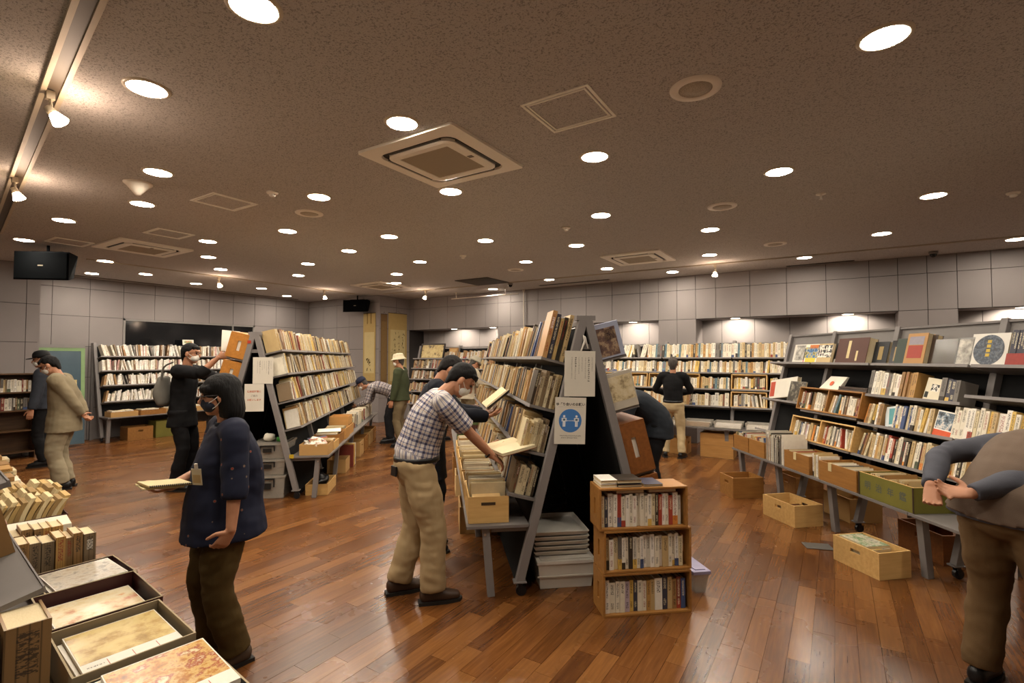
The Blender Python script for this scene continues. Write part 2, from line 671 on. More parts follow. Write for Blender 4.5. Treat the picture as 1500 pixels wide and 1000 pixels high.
for (x, y), nm in zip([(-2.66, 3.13), (-8.55, 3.32), (-2.65, 7.95), (-8.55, 7.95)], ['nearest, above the plaid-shirted man', 'above the white pamphlet shelves', 'near the back wall, right', 'near the far corner, smallest in view']):
    o = thing('air_conditioner', f'square ceiling cassette air conditioner, {nm}', 'air conditioner', (x, y, CEIL), 0, 'cassette air conditioners')
    lp = lambda h, r, z: [V((p[0], p[1], z)) for p in rrect(h, r)]
    B().rings([lp(.475, .02, .0), lp(.475, .02, -.022), lp(.37, .09, -.03), lp(.365, .09, -.012)], True, False).build('outer_panel', ACW, o)
    B().rings([lp(.366, .09, -.012), lp(.325, .09, -.012)], True, False).build('air_slot', ACD, o)
    B().rings([lp(.328, .09, -.005), lp(.328, .09, -.036), lp(.3, .06, -.042), lp(.245, .01, -.042), lp(.243, .01, -.036)], True, False).build('inner_panel', ACW, o)
    B().box(-.243, .243, -.243, .243, -.037, -.033).build('intake_grille', ACG, o)
    for s in (-1, 1):
        B().box(s * .345 - .012, s * .345 + .012, -.26, .26, -.03, -.014).build('louvre', pm('louvre_grey', '#3a3631', .5), o)
        B().box(-.26, .26, s * .345 - .012, s * .345 + .012, -.03, -.014).build('louvre', pm('louvre_grey', '#3a3631', .5), o)
    B().box(.255, .3, -.02, .02, -.044, -.041).build('badge', pm('badge_grey', '#6d6558', .4), o)

# access hatches
for (x, y, w), nm in zip([(-1.44, 2.955, .235), (-5.33, 2.79, .23), (-7.3, 3.12, .22), (-9.0, 2.6, .22)], ['nearest, right of the large air conditioner', 'left, beside the round speaker grille', 'just before the left air conditioner', 'left of the left air conditioner']):
    o = thing('access_hatch', f'square framed ceiling access hatch, {nm}', 'hatch', (x, y, CEIL), 0, 'ceiling access hatches')
    f = B()
    for a, b in ((w - .018, w), (w - .042, w - .03)):
        f.box(-b, b, -b, -a, -.006, .002).box(-b, b, a, b, -.006, .002).box(-b, -a, -a, a, -.006, .002).box(a, b, -a, a, -.006, .002)
    f.build('frame', pm('hatch_frame', '#fbf6ea', .4), o)
    B().box(-w + .045, w - .045, -w + .045, w - .045, -.003, .001).build('board', CEILM, o)
# round speaker grilles
t = NT('speaker_mesh')
vv = t.n('TexVoronoi')
vv.inputs['Scale'].default_value = 160
t.l(t.coord(), vv.inputs['Vector'])
t.col(t.mix(vv.outputs['Distance'], lin('#8f8576'), lin('#c4b8a6')))
SPM = t.set(.6)
for (x, y), nm in zip([(-.68, 3.116), (-4.94, 3.52), (-.99, 5.73), (-.69, 8.04), (-4.93, 7.85)], ['largest, upper right', 'left of centre', 'right of centre', 'small, close to the back wall', 'small, over the aisle']):
    o = thing('ceiling_speaker', f'round perforated ceiling speaker grille, {nm}', 'speaker', (x, y, CEIL), 0, 'round ceiling speakers')
    B().lathe([(.15, .001), (.148, -.008), (.1, -.012), (.095, -.006)], 32, cap=False).build('ring', WHITE, o, True)
    B().lathe([(.098, -.004), (.098, -.008), (.03, -.011)], 32).build('grille', SPM, o, True)
for (x, y), nm in zip([(-4.61, 2.87), (-2.79, 5.62), (1.5, 6.78), (-4.94, 6.3)], ['left, by the hatch', 'centre right', 'at the right edge', 'centre, small']):
    o = thing('smoke_detector', f'small round smoke detector on ceiling, {nm}', 'smoke detector', (x, y, CEIL), 0, 'smoke detectors')
    B().lathe([(.055, .001), (.055, -.012), (.045, -.02)], 20).build('base', WHITE, o, True)
    B().lathe([(.03, -.018), (.03, -.04), (.02, -.046)], 16).build('sensor_head', WHITE, o, True)
o = thing('sprinkler', 'small sprinkler head hanging from the ceiling right of centre', 'sprinkler', (-.09, 5.82, CEIL))
B().lathe([(.045, .001), (.045, -.006), (.01, -.01), (.01, -.05), (.018, -.055)], 16).build('body', WHITE, o, True)
o = thing('ceiling_antenna', 'pale cone shaped antenna under the ceiling at left', 'antenna', (-5.42, 2.05, CEIL))
B().lathe([(.115, .001), (.115, -.01), (.09, -.03), (.045, -.085), (.02, -.115)], 24).build('cone', pm('cone_white', '#e2d6c6', .5), o, True)
o = thing('ceiling_vent', 'dark square ceiling grille in front of the back wall', 'vent', (-6.27, 8.67, CEIL))
B().box(-.42, .42, -.42, .42, -.012, .001).build('frame', pm('vent_frame', '#3f3931', .7), o)
for k in range(12):
    B().box(-.38, .38, -.38 + k * .065, -.345 + k * .065, -.018, -.008).build('slat', pm('vent_slat', '#4a4238', .6), o)
for (a, b), nm in zip([((-5.55, 9.85), (-3.9, 9.85)), ((-.7, 10.12), (.3, 10.12))], ['long, left', 'short, right']):
    o = thing('slot_diffuser', f'dark linear slot diffuser along the back wall, {nm}', 'vent', (a[0], a[1], CEIL))
    B().box(0, b[0] - a[0], -.04, .04, -.008, .001).build('frame', pm('slot_frame', '#5a5048', .5), o)
    B().box(.02, b[0] - a[0] - .02, -.025, .025, -.01, -.004).build('slot', ACD, o)
o = thing('ceiling_slot', 'long recessed diffuser strip along the left wall ceiling', 'vent', (-12.6, 3.6, CEIL))
B().box(-.1, .1, 0, 5.0, -.01, .001).build('frame', pm('slot_frame', '#5a5048', .5), o)
B().box(-.06, .06, .03, 4.97, -.014, -.006).build('slot', pm('slot_grey', '#8c8278', .5), o)

# lighting tracks
TRK = pm('track_metal', '#b5a995', .5, .2, var=.05)
for a, b, nm in (((-2.3, .77), (-9.0, 1.87), 'running to the left edge'), ((-10.3, 3.2), (-10.2, 8.6), 'along the left wall side'), ((-9.6, 9.0), (4.0, 9.3), 'parallel to the back wall')):
    o = thing('light_track', f'metal lighting track on the ceiling {nm}', 'light track', (a[0], a[1], CEIL), math.atan2(b[1] - a[1], b[0] - a[0]))
    Lk = math.hypot(b[0] - a[0], b[1] - a[1])
    wdt = 1 if nm.startswith('running') else .45
    B().box(0, Lk, -.055 * wdt, -.03 * wdt, -.03 * wdt, 0).build('rail_side', TRK, o)
    B().box(0, Lk, .03 * wdt, .055 * wdt, -.03 * wdt, 0).build('rail_side', TRK, o)
    B().box(0, Lk, -.03 * wdt, .03 * wdt, -.012 * wdt, 0).build('rail_bed', pm('track_bed', '#51463b', .5), o)
BULB = emis('track_bulb', '#ffd9b0', 60)
for (x, y), nm, dr in zip([(-3.95, 1.03), (-6.1, 1.37), (-10.28, 5.3), (-10.2, 7.7), (-8.2, 9.03), (-1.71, 9.17)], ['near one at upper left', 'farther one at the left edge', 'first over the left shelves', 'over the far end of the left shelves', 'above the hanging scrolls', 'at the right of the back wall'], [(.4, .5), (.2, .3), (.5, 0), (.3, 0), (0, -.4), (0, -.3)]):
    o = thing('track_spotlight', f'glowing track spotlight hanging from the rail, {nm}', 'spotlight', (x, y, CEIL))
    B().box(-.02, .02, -.02, .02, -.07, -.02).build('adapter', TRK, o)
    B().cyl((0, 0, -.07), (.0, 0, -.13), .006).cyl((.015, 0, -.07), (.015, .01, -.13), .004).build('stem', TRK, o)
    d = V((dr[0], dr[1], -.8)).normalized()
    p = V((0, 0, -.13))
    B().cyl(p - d * .015, p + d * .035, .022, .028, 14).build('socket', TRK, o, True)
    B().cyl(p + d * .035, p + d * .09, .026, .045, 16).build('bulb', BULB, o, True)
    la = bpy.data.lights.new('track_light', 'POINT')
    la.energy = TRACK_W
    la.color = (1, .72, .55)
    la.shadow_soft_size = .03
    lo = bpy.data.objects.new('lamp_light', la)
    COL.objects.link(lo)
    lo.parent = o
    lo.location = p + d * .16

# loudspeakers, rails and cameras
BLK = pm('speaker_black', '#08090b', .8, var=.2, scale=40, spec=.05)
for (p, rz, rx, nm) in (((-9.5, 2.45, 2.97), R(40), R(-14), 'at the upper left edge'), ((-10.4, 8.8, 3.0), R(20), R(-10), 'above the hanging scrolls')):
    o = thing('loudspeaker', f'black loudspeaker hung under the ceiling {nm}', 'speaker', p, rz)
    k = .82 if p[1] < 3 else .8
    kz = 1.45 if p[1] < 3 else 1.15
    B().rings([[V((x * k, y * k, z * k * kz)) for x, z in ((-.43, -.17), (.43, -.17), (.43, .17), (-.43, .17))] for y in (-.02,)] + [[V((x * k, .3 * k, z * k * kz)) for x, z in ((-.3, -.12), (.3, -.12), (.36, .16), (-.36, .16))]]).build('cabinet', BLK, o)
    B().box(-.41 * k, .41 * k, -.045 * k, -.02 * k, -.155 * k * kz, .155 * k * kz).build('grille', pm('speaker_cloth', '#070809', .95, var=.3, scale=200, spec=.02), o)
    B().box(-.04 * k, .04 * k, -.05 * k, -.045 * k, -.005, .008).build('badge', pm('badge_grey', '#6d6558', .4), o)
    B().box(-.25 * k, .25 * k, .08, .13, .165 * k * kz, .19 * k * kz).cyl((0, .1, .18 * k), (0, .1, CEIL - p[2]), .018).build('bracket', BLK, o)
o = thing('hanging_rail', 'thin white rail hung from the ceiling before the back wall', 'rail', (-8.0, 9.75, 3.12))
B().cyl((0, 0, 0), (1.95, 0, 0), .012).build('rail', pm('rail_white', '#b9aea0', .4), o)
for x in (.15, 1.6):
    B().cyl((x, 0, 0), (x, 0, CEIL - 3.12), .009).lathe([(.04, CEIL - 3.125), (.015, CEIL - 3.15)], 12, Matrix.Translation((x, 0, 0))).build('hanger', pm('rail_white', '#b9aea0', .4), o)
o = thing('conduit', 'thin white conduit running down the back wall pillar', 'pipe', (-6.18, 10.2, 0))
B().cyl((0, 0, 1.2), (0, 0, 3.2), .014).lathe([(.014, 3.2), (.03, 3.25), (.035, 3.275)], 12).build('pipe', pm('rail_white', '#b9aea0', .4), o)
for (x, y), nm in zip([(-5.91, 9.2), (1.29, 9.92)], ['over the middle of the back wall', 'at right over the back wall']):
    o = thing('dome_camera', f'small dark dome camera on the ceiling {nm}', 'camera', (x, y, CEIL))
    B().lathe([(.06, .001), (.06, -.03), (.05, -.04)], 18).build('base', pm('camera_grey', '#77706a', .5), o, True)
    B().ell((0, 0, -.045), (.045, .045, .045)).build('dome', pm('dome_black', '#15161a', .15), o, True)
# ============================================================ books
CN = {'#e4dcc8': 'cream', '#efe9dc': 'white', '#d8c9a4': 'pale buff', '#c2a878': 'tan', '#9a7446': 'brown', '#6b4a2c': 'dark brown', '#b98d4e': 'ochre', '#d9b45a': 'yellow', '#a33a2c': 'red', '#7a2a26': 'dark red', '#2b4a7c': 'blue', '#1e2a44': 'navy', '#1d1c1d': 'black', '#6d6a66': 'grey', '#4a5a44': 'green', '#d88a3a': 'orange', '#5a7f8c': 'teal', '#b9a7b4': 'lilac', '#cfcabd': 'light grey', '#f3efe6': 'bright white', '#7d6a52': 'drab', '#d7a7a0': 'pink'}
P_CRATE = ['#e4dcc8'] * 6 + ['#efe9dc'] * 6 + ['#d8c9a4'] * 3 + ['#1d1c1d', '#a33a2c', '#1e2a44', '#6d6a66', '#c2a878', '#cfcabd', '#f3efe6', '#f3efe6']
P_OLD = ['#d8c9a4'] * 4 + ['#c2a878'] * 5 + ['#9a7446'] * 3 + ['#7d6a52'] * 3 + ['#e4dcc8'] * 2 + ['#b98d4e'] * 2 + ['#6b4a2c', '#1e2a44', '#6d6a66', '#2b4a7c', '#1d1c1d']
P_BAG = ['#d8c9a4'] * 4 + ['#c2a878'] * 4 + ['#7d6a52'] * 2 + ['#cfcabd'] * 3 + ['#9a7446', '#e4dcc8', '#efe9dc', '#6d6a66', '#7a2a26', '#d9b45a', '#1d1c1d', '#6b4a2c']
P_PAM = ['#f3efe6'] * 6 + ['#efe9dc'] * 4 + ['#e4dcc8'] * 3 + ['#6b4a2c', '#7d6a52', '#6d6a66', '#9a7446', '#4a3530', '#d7a7a0']
CN['#4a3530'] = 'dark umber'
P_RIGHT = ['#e4dcc8'] * 5 + ['#efe9dc'] * 4 + ['#d8c9a4'] * 3 + ['#c2a878', '#9a7446', '#a33a2c', '#1d1c1d', '#d9b45a', '#6d6a66', '#4a5a44', '#b9a7b4', '#d88a3a', '#2b4a7c']
P_WARM = ['#d8c9a4', '#d88a3a', '#a33a2c', '#c2a878', '#e4dcc8', '#9a7446', '#efe9dc', '#b98d4e', '#e4dcc8', '#1d1c1d', '#c2a878']
P_BACK = ['#e4dcc8'] * 6 + ['#d8c9a4'] * 4 + ['#c2a878'] * 2 + ['#b98d4e'] * 2 + ['#efe9dc'] * 2 + ['#5a7f8c', '#6d6a66', '#1d1c1d', '#d9b45a']
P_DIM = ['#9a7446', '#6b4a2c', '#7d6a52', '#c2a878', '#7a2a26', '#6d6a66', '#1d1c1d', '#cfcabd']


def book_mat(name, attr, stripes=False, gloss=.5):
    t = NT(name)
    if attr:
        co = t.n('Attribute', attribute_name='bk').outputs['Vector']
        cl = t.n('Attribute', attribute_name='col').outputs['Color']
        rnd = t.n('Attribute', attribute_name='rnd').outputs['Fac']
    else:
        co = t.n('TexCoord').outputs['Object']
        oi = t.n('ObjectInfo')
        cl, rnd = oi.outputs['Color'], oi.outputs['Random']
    sx = t.n('SeparateXYZ')
    t.l(co, sx.inputs[0])
    X, Y, Z = sx.outputs
    r2 = t.math('FRACT', t.math('MULTIPLY', rnd, 7.31))
    r3 = t.math('FRACT', t.math('MULTIPLY', rnd, 13.7))
    r4 = t.math('FRACT', t.math('MULTIPLY', rnd, 29.3))
    spine = t.math('LESS_THAN', Y, .012)
    cb = t.n('CombineXYZ')
    t.l(t.math('ADD', t.math('MULTIPLY', X, 3.2), t.math('MULTIPLY', rnd, 41)), cb.inputs[0])
    t.l(t.math('MULTIPLY', Z, 26), cb.inputs[1])
    n = t.noise(cb.outputs[0], 1.6, 2, .6)
    g = t.math('GREATER_THAN', n, .5)
    inx = t.math('LESS_THAN', t.math('ABSOLUTE', t.math('SUBTRACT', X, .5)), .24)
    top = t.math('LESS_THAN', Z, .93)
    low = t.math('GREATER_THAN', Z, t.math('SUBTRACT', .62, t.math('MULTIPLY', r2, .3)))
    auth = t.math('MULTIPLY', t.math('LESS_THAN', t.math('ABSOLUTE', t.math('SUBTRACT', Z, .22)), .1), t.math('GREATER_THAN', r3, .4))
    m = t.math('MULTIPLY', t.math('MULTIPLY', g, inx), t.math('MAXIMUM', t.math('MULTIPLY', top, low), auth))
    m = t.math('MULTIPLY', t.math('MULTIPLY', m, spine), .8)
    lum = t.n('RGBToBW')
    t.l(cl, lum.inputs[0])
    dark = t.math('LESS_THAN', lum.outputs[0], .12)
    ink = t.mix(dark, lin('#2a2320'), lin('#d9cfae'))
    ink = t.mix(t.math('GREATER_THAN', r4, .86), ink, lin('#8a2a20'))
    band = t.math('MULTIPLY', t.math('LESS_THAN', Z, t.math('ADD', .16, t.math('MULTIPLY', r3, .16))), t.math('GREATER_THAN', r2, .74))
    bc = t.ramp(r4, [(0, '#1d1c1d'), (.2, '#a33a2c'), (.38, '#d9b45a'), (.5, '#4a5a44'), (.62, '#efe9dc'), (.8, '#2b4a7c'), (.9, '#d88a3a')], 'CONSTANT')
    c = t.mix(band, cl, bc) if not stripes else cl
    age = t.noise(co, 6, 4)
    c = t.mix(t.math('MULTIPLY', age, .28), c, lin('#7a6445'), 'MIX')
    if stripes:
        s1 = t.math('FRACT', t.math('MULTIPLY', X, t.math('ADD', 2.0, t.math('MULTIPLY', r2, 5))))
        se = t.math('LESS_THAN', s1, .16)
        c = t.mix(t.math('MULTIPLY', t.math('MULTIPLY', se, spine), .6), c, lin('#3a2c1c'))
        lab = t.math('MULTIPLY', t.math('MULTIPLY', t.math('GREATER_THAN', Z, .62), t.math('LESS_THAN', Z, .86)), t.math('MULTIPLY', inx, t.math('GREATER_THAN', r3, .7)))
        c = t.mix(t.math('MULTIPLY', lab, .7), c, lin('#efe9dc'))
    t.col(t.mix(m, c, ink))
    return t.set(gloss, 0, .4)


t = NT('page_edges')
wv = t.n('TexNoise')
wv.inputs['Scale'].default_value = 30
t.l(t.coord((12, .3, .3)), wv.inputs['Vector'])
t.col(t.mix(wv.outputs['Fac'], lin('#b39d74'), lin('#e2d5b4')))
PAGES = t.set(.9, 0, .2)
KIND = {
    'book': (book_mat('book_cover', False), book_mat('book_cover_far', True)),
    'bound_volume': (book_mat('volume_paper', False, True, .35), book_mat('volume_paper_far', True, True, .35)),
    'pamphlet': (book_mat('pamphlet_cover', False, True, .6), book_mat('pamphlet_cover_far', True, True, .6)),
    'print_sleeve': (book_mat('sleeve_card', False, True, .5), book_mat('sleeve_card_far', True, True, .5)),
}


def unit_book():
    b = B()
    b.cur = 0
    b.box(0, .07, 0, 1, 0, 1).box(.93, 1, 0, 1, 0, 1).box(.07, .93, 0, .035, 0, 1)
    b.cur = 1
    b.box(.07, .93, .035, .97, .015, .982)
    return b


UB = unit_book()
UBM = {k: UB.mesh(k, [v[0], PAGES]) for k, v in KIND.items()}
ENT = []     # every shelved book of the place


def row(kind, O, u, w, d, length, hs, ts, ds, pal, where, seed, lean=.12, depth=.17, stop=None, noun=None, start=0):
    rnd = random.Random(seed)
    O, u, w, d = V(O), V(u), V(w), V(d)
    x, k, grp, ang = 0, start, 0, 0
    while x < length:
        if grp <= 0:
            grp = rnd.randint(4, 12)
            ang = 0
            if rnd.random() < lean * 2.5:
                ang = R(rnd.uniform(4, 13)) * rnd.choice((-1, 1, 1))
                grp = rnd.randint(2, 5)
        h = rnd.uniform(*hs)
        tt = rnd.uniform(*ts) * (1.5 if rnd.random() < .08 else 1)
        dd = rnd.uniform(*ds)
        if x + tt + max(0, h * math.sin(ang)) > length:
            break
        a = ang + R(rnd.uniform(-.6, .6))
        off = max(0, -h * math.sin(a)) if grp == 1 or ang < 0 and x == 0 else 0
        uu = u * math.cos(a) - w * math.sin(a)
        ww = w * math.cos(a) + u * math.sin(a)
        fr = min(depth, max(dd, depth - rnd.uniform(0, .02)))
        p = O + u * (x + off) + d * fr + w * (max(0, tt * math.sin(a)) + .0015)
        ENT.append(dict(kind=kind, M=FM(p, uu * tt * .96, d * -dd, ww * h), col=rnd.choice(pal), where=where, i=k, noun=noun))
        x += tt / math.cos(a) + off
        grp -= 1
        if grp == 0 and ang > 0:
            x += h * math.sin(ang) * .9
        k += 1
    return k


def free_book(kind, p, ux, uy, uz, col, label, cat='book', group=None, parts=None):
    """a single book of its own with a label"""
    o = put(kind, UBM[kind])
    o.matrix_world = FM(p, ux, uy, uz)
    o.color = (*lin(col), 1)
    return tag(o, label, cat, group)


def flush_books():
    for kind, (m1, m2) in KIND.items():
        es = [e for e in ENT if e['kind'] == kind]
        for e in es:
            c = [e['M'] @ V(q) for q in ((0, 0, 0), (1, 0, 0), (1, 0, 1), (0, 0, 1))]
            q = [proj(p) for p in c]
            if min(s[2] for s in q) < .15:
                e['a'] = 0
                continue
            e['a'] = abs(sum(q[k][0] * q[(k + 1) % 4][1] - q[(k + 1) % 4][0] * q[k][1] for k in range(4))) / 2
            cx, cy = sum(s[0] for s in q) / 4, sum(s[1] for s in q) / 4
            if not (-5 < cx < 1505 and 0 < cy < 1005):
                e['a'] *= .01
        es.sort(key=lambda e: -e['a'])
        nn = {'book': 'book', 'bound_volume': 'bound volume', 'pamphlet': 'pamphlet', 'print_sleeve': 'print sleeve'}[kind]
        for e in es[:300]:
            o = put(kind, UBM[kind])
            o.matrix_world = e['M']
            o.color = (*lin(e['col']), 1)
            tag(o, f"{CN.get(e['col'], 'pale')} {e['noun'] or nn}, {ordw(e['i'])} from left {e['where']}", nn.split()[-1] if kind != 'print_sleeve' else 'print', f"{nn}s {e['where']}")
        rest = es[300:]
        if rest:
            uv = np.array(UB.v)
            uf = UB.f
            N = len(uv)
            vs = np.concatenate([(np.c_[uv, np.ones(N)] @ np.array(e['M']).T)[:, :3] for e in rest])
            me = bpy.data.meshes.new('shelved_' + kind + 's')
            me.from_pydata(vs.tolist(), [], [tuple(i + N * k for i in f) for k in range(len(rest)) for f in uf])
            me.attributes.new('bk', 'FLOAT_VECTOR', 'POINT').data.foreach_set('vector', np.tile(uv, (len(rest), 1)).ravel())
            me.attributes.new('rnd', 'FLOAT', 'POINT').data.foreach_set('value', np.repeat([random.Random(k).random() for k in range(len(rest))], N))
            me.attributes.new('col', 'FLOAT_COLOR', 'POINT').data.foreach_set('color', np.repeat([(*lin(e['col']), 1) for e in rest], N, 0).ravel())
            me.materials.append(m2)
            me.materials.append(PAGES)
            me.polygons.foreach_set('material_index', UB.mi * len(rest))
            o = put('shelved_' + kind + 's', me)
            o['kind'] = 'stuff'
            tag(o, {'book': 'many small distant books filling the far shelves', 'bound_volume': 'many small old bound volumes on far shelf bays', 'pamphlet': 'many small distant white pamphlets', 'print_sleeve': 'many small print sleeves in bins'}[kind], nn.split()[-1] if kind != 'print_sleeve' else 'print')


# ============================================================ A-frame shelf units
GREY = pm('unit_grey', '#7b7674', .5, var=.08, scale=12, bump=.05)
GREYB = pm('board_grey', '#6f6a67', .45, var=.1, scale=9)
BLACKC = pm('shade_cloth', '#0b0b0c', .95, var=.2)  # black cloth added behind the shelves so the inside of a unit stays dark
UW, UT = 1.02, 1.96
WL = V((.47, 0, 1.86)).normalized()


class Unit:
    def __init__(s, label, loc, rz, L, left=None, right=None, tables='', bays=None, panel=True, group='grey leaning shelf units', ys=None, single=None, over=0):
        s.o = thing('shelf_unit', label, 'shelf', loc, rz, group)
        s.M = Matrix.Translation(V(loc)) @ Matrix.Rotation(rz, 4, 'Z')
        s.L = L
        nb = bays or round(L / 1.2)
        ys = ys or [L * k / nb for k in range(nb + 1)]
        nb = len(ys) - 1
        s.ys = ys
        o = s.o
        legm = {}
        for y in ys:
            for sd in (0, 1) if not single else ((0,) if single == 'L' else (1,)):
                x0, x1 = (0, .47) if sd == 0 else (UW, UW - .47)
                dx = .028 if sd == 0 else -.028
                b = B()
                b.bar((x0 + dx, y, .1), (x1 + dx, y, UT), .06, .055, (0, 1, 0))
                lg = b.build('leg', GREY, o, bevel=.003)
                c = B()
                c.box(x0 + dx - .045, x0 + dx + .045, y - .035, y + .035, .095, .105)
                c.build('castor_plate', GREY, lg)
                c = B()
                c.cyl((x0 + dx + .01, y - .014, .038), (x0 + dx + .01, y + .014, .038), .037, n=16)
                c.bar((x0 + dx, y - .02, .095), (x0 + dx + .01, y - .02, .03), .03, .006, (0, 1, 0))
                c.bar((x0 + dx, y + .02, .095), (x0 + dx + .01, y + .02, .03), .03, .006, (0, 1, 0))
                c.build('castor', pm('castor_black', '#17171a', .4), lg)
            if single:
                sx = -1 if single == 'L' else 1
                B().bar((UW / 2 - sx * .05, y, 0), (UW / 2 - sx * .05, y, UT), .05, .05, (0, 1, 0)).build('rear_post', GREY, o)
            else:
                B().box(UW / 2 - .07, UW / 2 + .07, y - .028, y + .028, UT - .03, UT + .004).build('apex_cap', GREY, o)
            B().box(.42, UW - .42, y - .012, y + .012, 1.72, 1.76).build('cross_bar', GREYB, o)
        B().box(UW / 2 - .02, UW / 2 + .02, 0, L, UT - .06, UT - .03).build('ridge_bar', GREY, o)
        for sd, zs in (('L', left), ('R', right)):
            if not zs:
                continue
            for bi in range(nb):
                y0, y1 = ys[bi] + (.012 if bi or not over else -over), ys[bi + 1] - .012
                for z in (zs[bi] if isinstance(zs[0], (list, tuple)) else zs):
                    p, w, d, u = s.face(sd, z)
                    b = B()
                    b.bar(p + V((0, y0, 0)) + d * .08 - w * .009, p + V((0, y1, 0)) + d * .08 - w * .009, .018, .235, w.cross(V((0, 1, 0))).cross(V((0, 1, 0))))
                    b.v = [tuple(p + V((0, yy, 0)) + d * q - w * r) for yy in (y0, y1) for q, r in ((-.04, 0), (.195, 0), (.195, .018), (-.04, .018))]
                    sbd = b.build('shelf_board', GREYB, o)
                    b = B()
                    b.add([tuple(p + V((0, yy, 0)) + d * q - w * r) for yy in (y0, y1) for q, r in ((.195, -.004), (.2, -.004), (.2, .02), (.195, .02))], [(0, 1, 2, 3), (7, 6, 5, 4), (0, 4, 5, 1), (1, 5, 6, 2), (2, 6, 7, 3), (3, 7, 4, 0)])
                    b.build('board_edge', GREY, sbd)
                if panel:
                    pa, w, d, u = s.face(sd, .5 if single else .003)  # drawn down to the floor on double units to stop light leaking in
                    pb = s.face(sd, 1.9)[0]
                    b = B()
                    b.add([tuple(q + V((0, yy, 0)) + d * k) for yy in (y0, y1) for q, k in ((pa, -.052), (pb, -.052), (pb, -.058), (pa, -.058))], [(0, 1, 2, 3), (7, 6, 5, 4), (0, 4, 5, 1), (1, 5, 6, 2), (2, 6, 7, 3), (3, 7, 4, 0)])
                    b.build('shade_cloth', BLACKC, o)
        for sd in tables:
            sg = -1 if sd == 'L' else 1
            bx = 0 if sd == 'L' else UW
            for bi in range(nb):
                y0, y1 = ys[bi] - (.03 if bi == 0 else -.002), ys[bi + 1] - .002
                xs = sorted((bx + sg * .345, bx - sg * .09))
                B().box(xs[0], xs[1], y0, y1, .478, .5).build('table_top', GREYB, o, bevel=.002)
            for y in ys:
                for q in (.03,):
                    b = B()
                    b.bar((bx + sg * .21, y + q, .478), (bx + sg * .17, y + q, 0), .052, .06, (0, 1, 0))
                    tl = b.build('table_leg', GREY, o, bevel=.003)
                    B().cyl((bx + sg * .215, y + q - .035, .43), (bx + sg * .215, y + q + .035, .43), .009, n=8).build('bolt', pm('bolt_steel', '#b8b0a4', .3, .8, var=0), tl)
                B().bar((bx + sg * .17, y + .03, .455), (bx - sg * .09, y + .03, .455), .03, .03).build('table_bracket', GREY, o)

    def face(s, sd, z):
        sg = 1 if sd == 'L' else -1
        w = V((WL.x * sg, 0, WL.z))
        p = V((0 if sd == 'L' else UW, 0, .1)) + w * ((z - .1) / WL.z)
        d = V((-WL.z * sg, 0, WL.x))
        u = V((0, -sg, 0))
        return p, w, d, u

    def frame(s, sd, z, y):
        """world origin and axes on a shelf board at distance y along the unit"""
        p, w, d, u = s.face(sd, z)
        R3 = s.M.to_3x3()
        return s.M @ (p + V((0, y, 0))), R3 @ w, R3 @ d, R3 @ u

    def row(s, kind, sd, z, ya, yb, hs, ts, ds, pal, where, seed, **kw):
        y = yb if sd == 'L' else ya
        O, w, d, u = s.frame(sd, z, y)
        return row(kind, O, u, w, d, yb - ya, hs, ts, ds, pal, where, seed, depth=.185, **kw)

    def P(s, x, y, z):
        return s.M @ V((x, y, z))
# ============================================================ crates, cartons, tubs
PINE = wood('pine_crate', '#a9783f', '#c9985a')
PINE2 = wood('pale_pine', '#b48a4d', '#d8b274')
BROWN = wood('brown_crate', '#5d3415', '#8a5426')
OAKC = wood('oak_crate', '#7d5226', '#a8773c')
CARD = pm('cardboard', '#b08a55', .85, var=.08, scale=6, bump=.1)
CARD2 = pm('pale_cardboard', '#c9a874', .85, var=.08, scale=6, bump=.1)
TWHITE = pm('cut_edge', '#d8c8a2', .8, var=.1)


def open_box(name, label, cat, M, w, d, h, mat, th=.012, hole=True, group=None, rim=None, planks=1, flip=False):
    """open crate: x width, y depth, z height from its base corner; each board its own part"""
    o = thing(name, label, cat, M=M, group=group)
    B().box(th, w - th, th, d - th, 0, th).build('bottom_board', mat, o)
    for k in range(planks):
        z0, z1 = h * k / planks + (.001 if k else 0), h * (k + 1) / planks
        for y0 in (0, d - th):
            B().box(0, w, y0, y0 + th, z0, z1).build('side_board', mat, o, bevel=.0015)
        for x0 in (0, w - th):
            b = B()
            hz0, hz1 = h * .62, h * .76
            ya, yb = d * .5 - .045, d * .5 + .045
            if hole and z0 < hz0 and z1 > hz1:
                b.box(x0, x0 + th, th, d - th, z0, hz0).box(x0, x0 + th, th, d - th, hz1, z1).box(x0, x0 + th, th, ya, hz0, hz1).box(x0, x0 + th, yb, d - th, hz0, hz1)
            else:
                b.box(x0, x0 + th, th, d - th, z0, z1)
            b.build('end_board', mat, o)
    if rim:
        b = B()
        b.box(0, w, 0, th * 1.05, h, h + .002).box(0, w, d - th, d, h, h + .002).box(0, th, th, d - th, h, h + .002).box(w - th, w, th, d - th, h, h + .002)
        b.build('rim', rim, o)
    return o


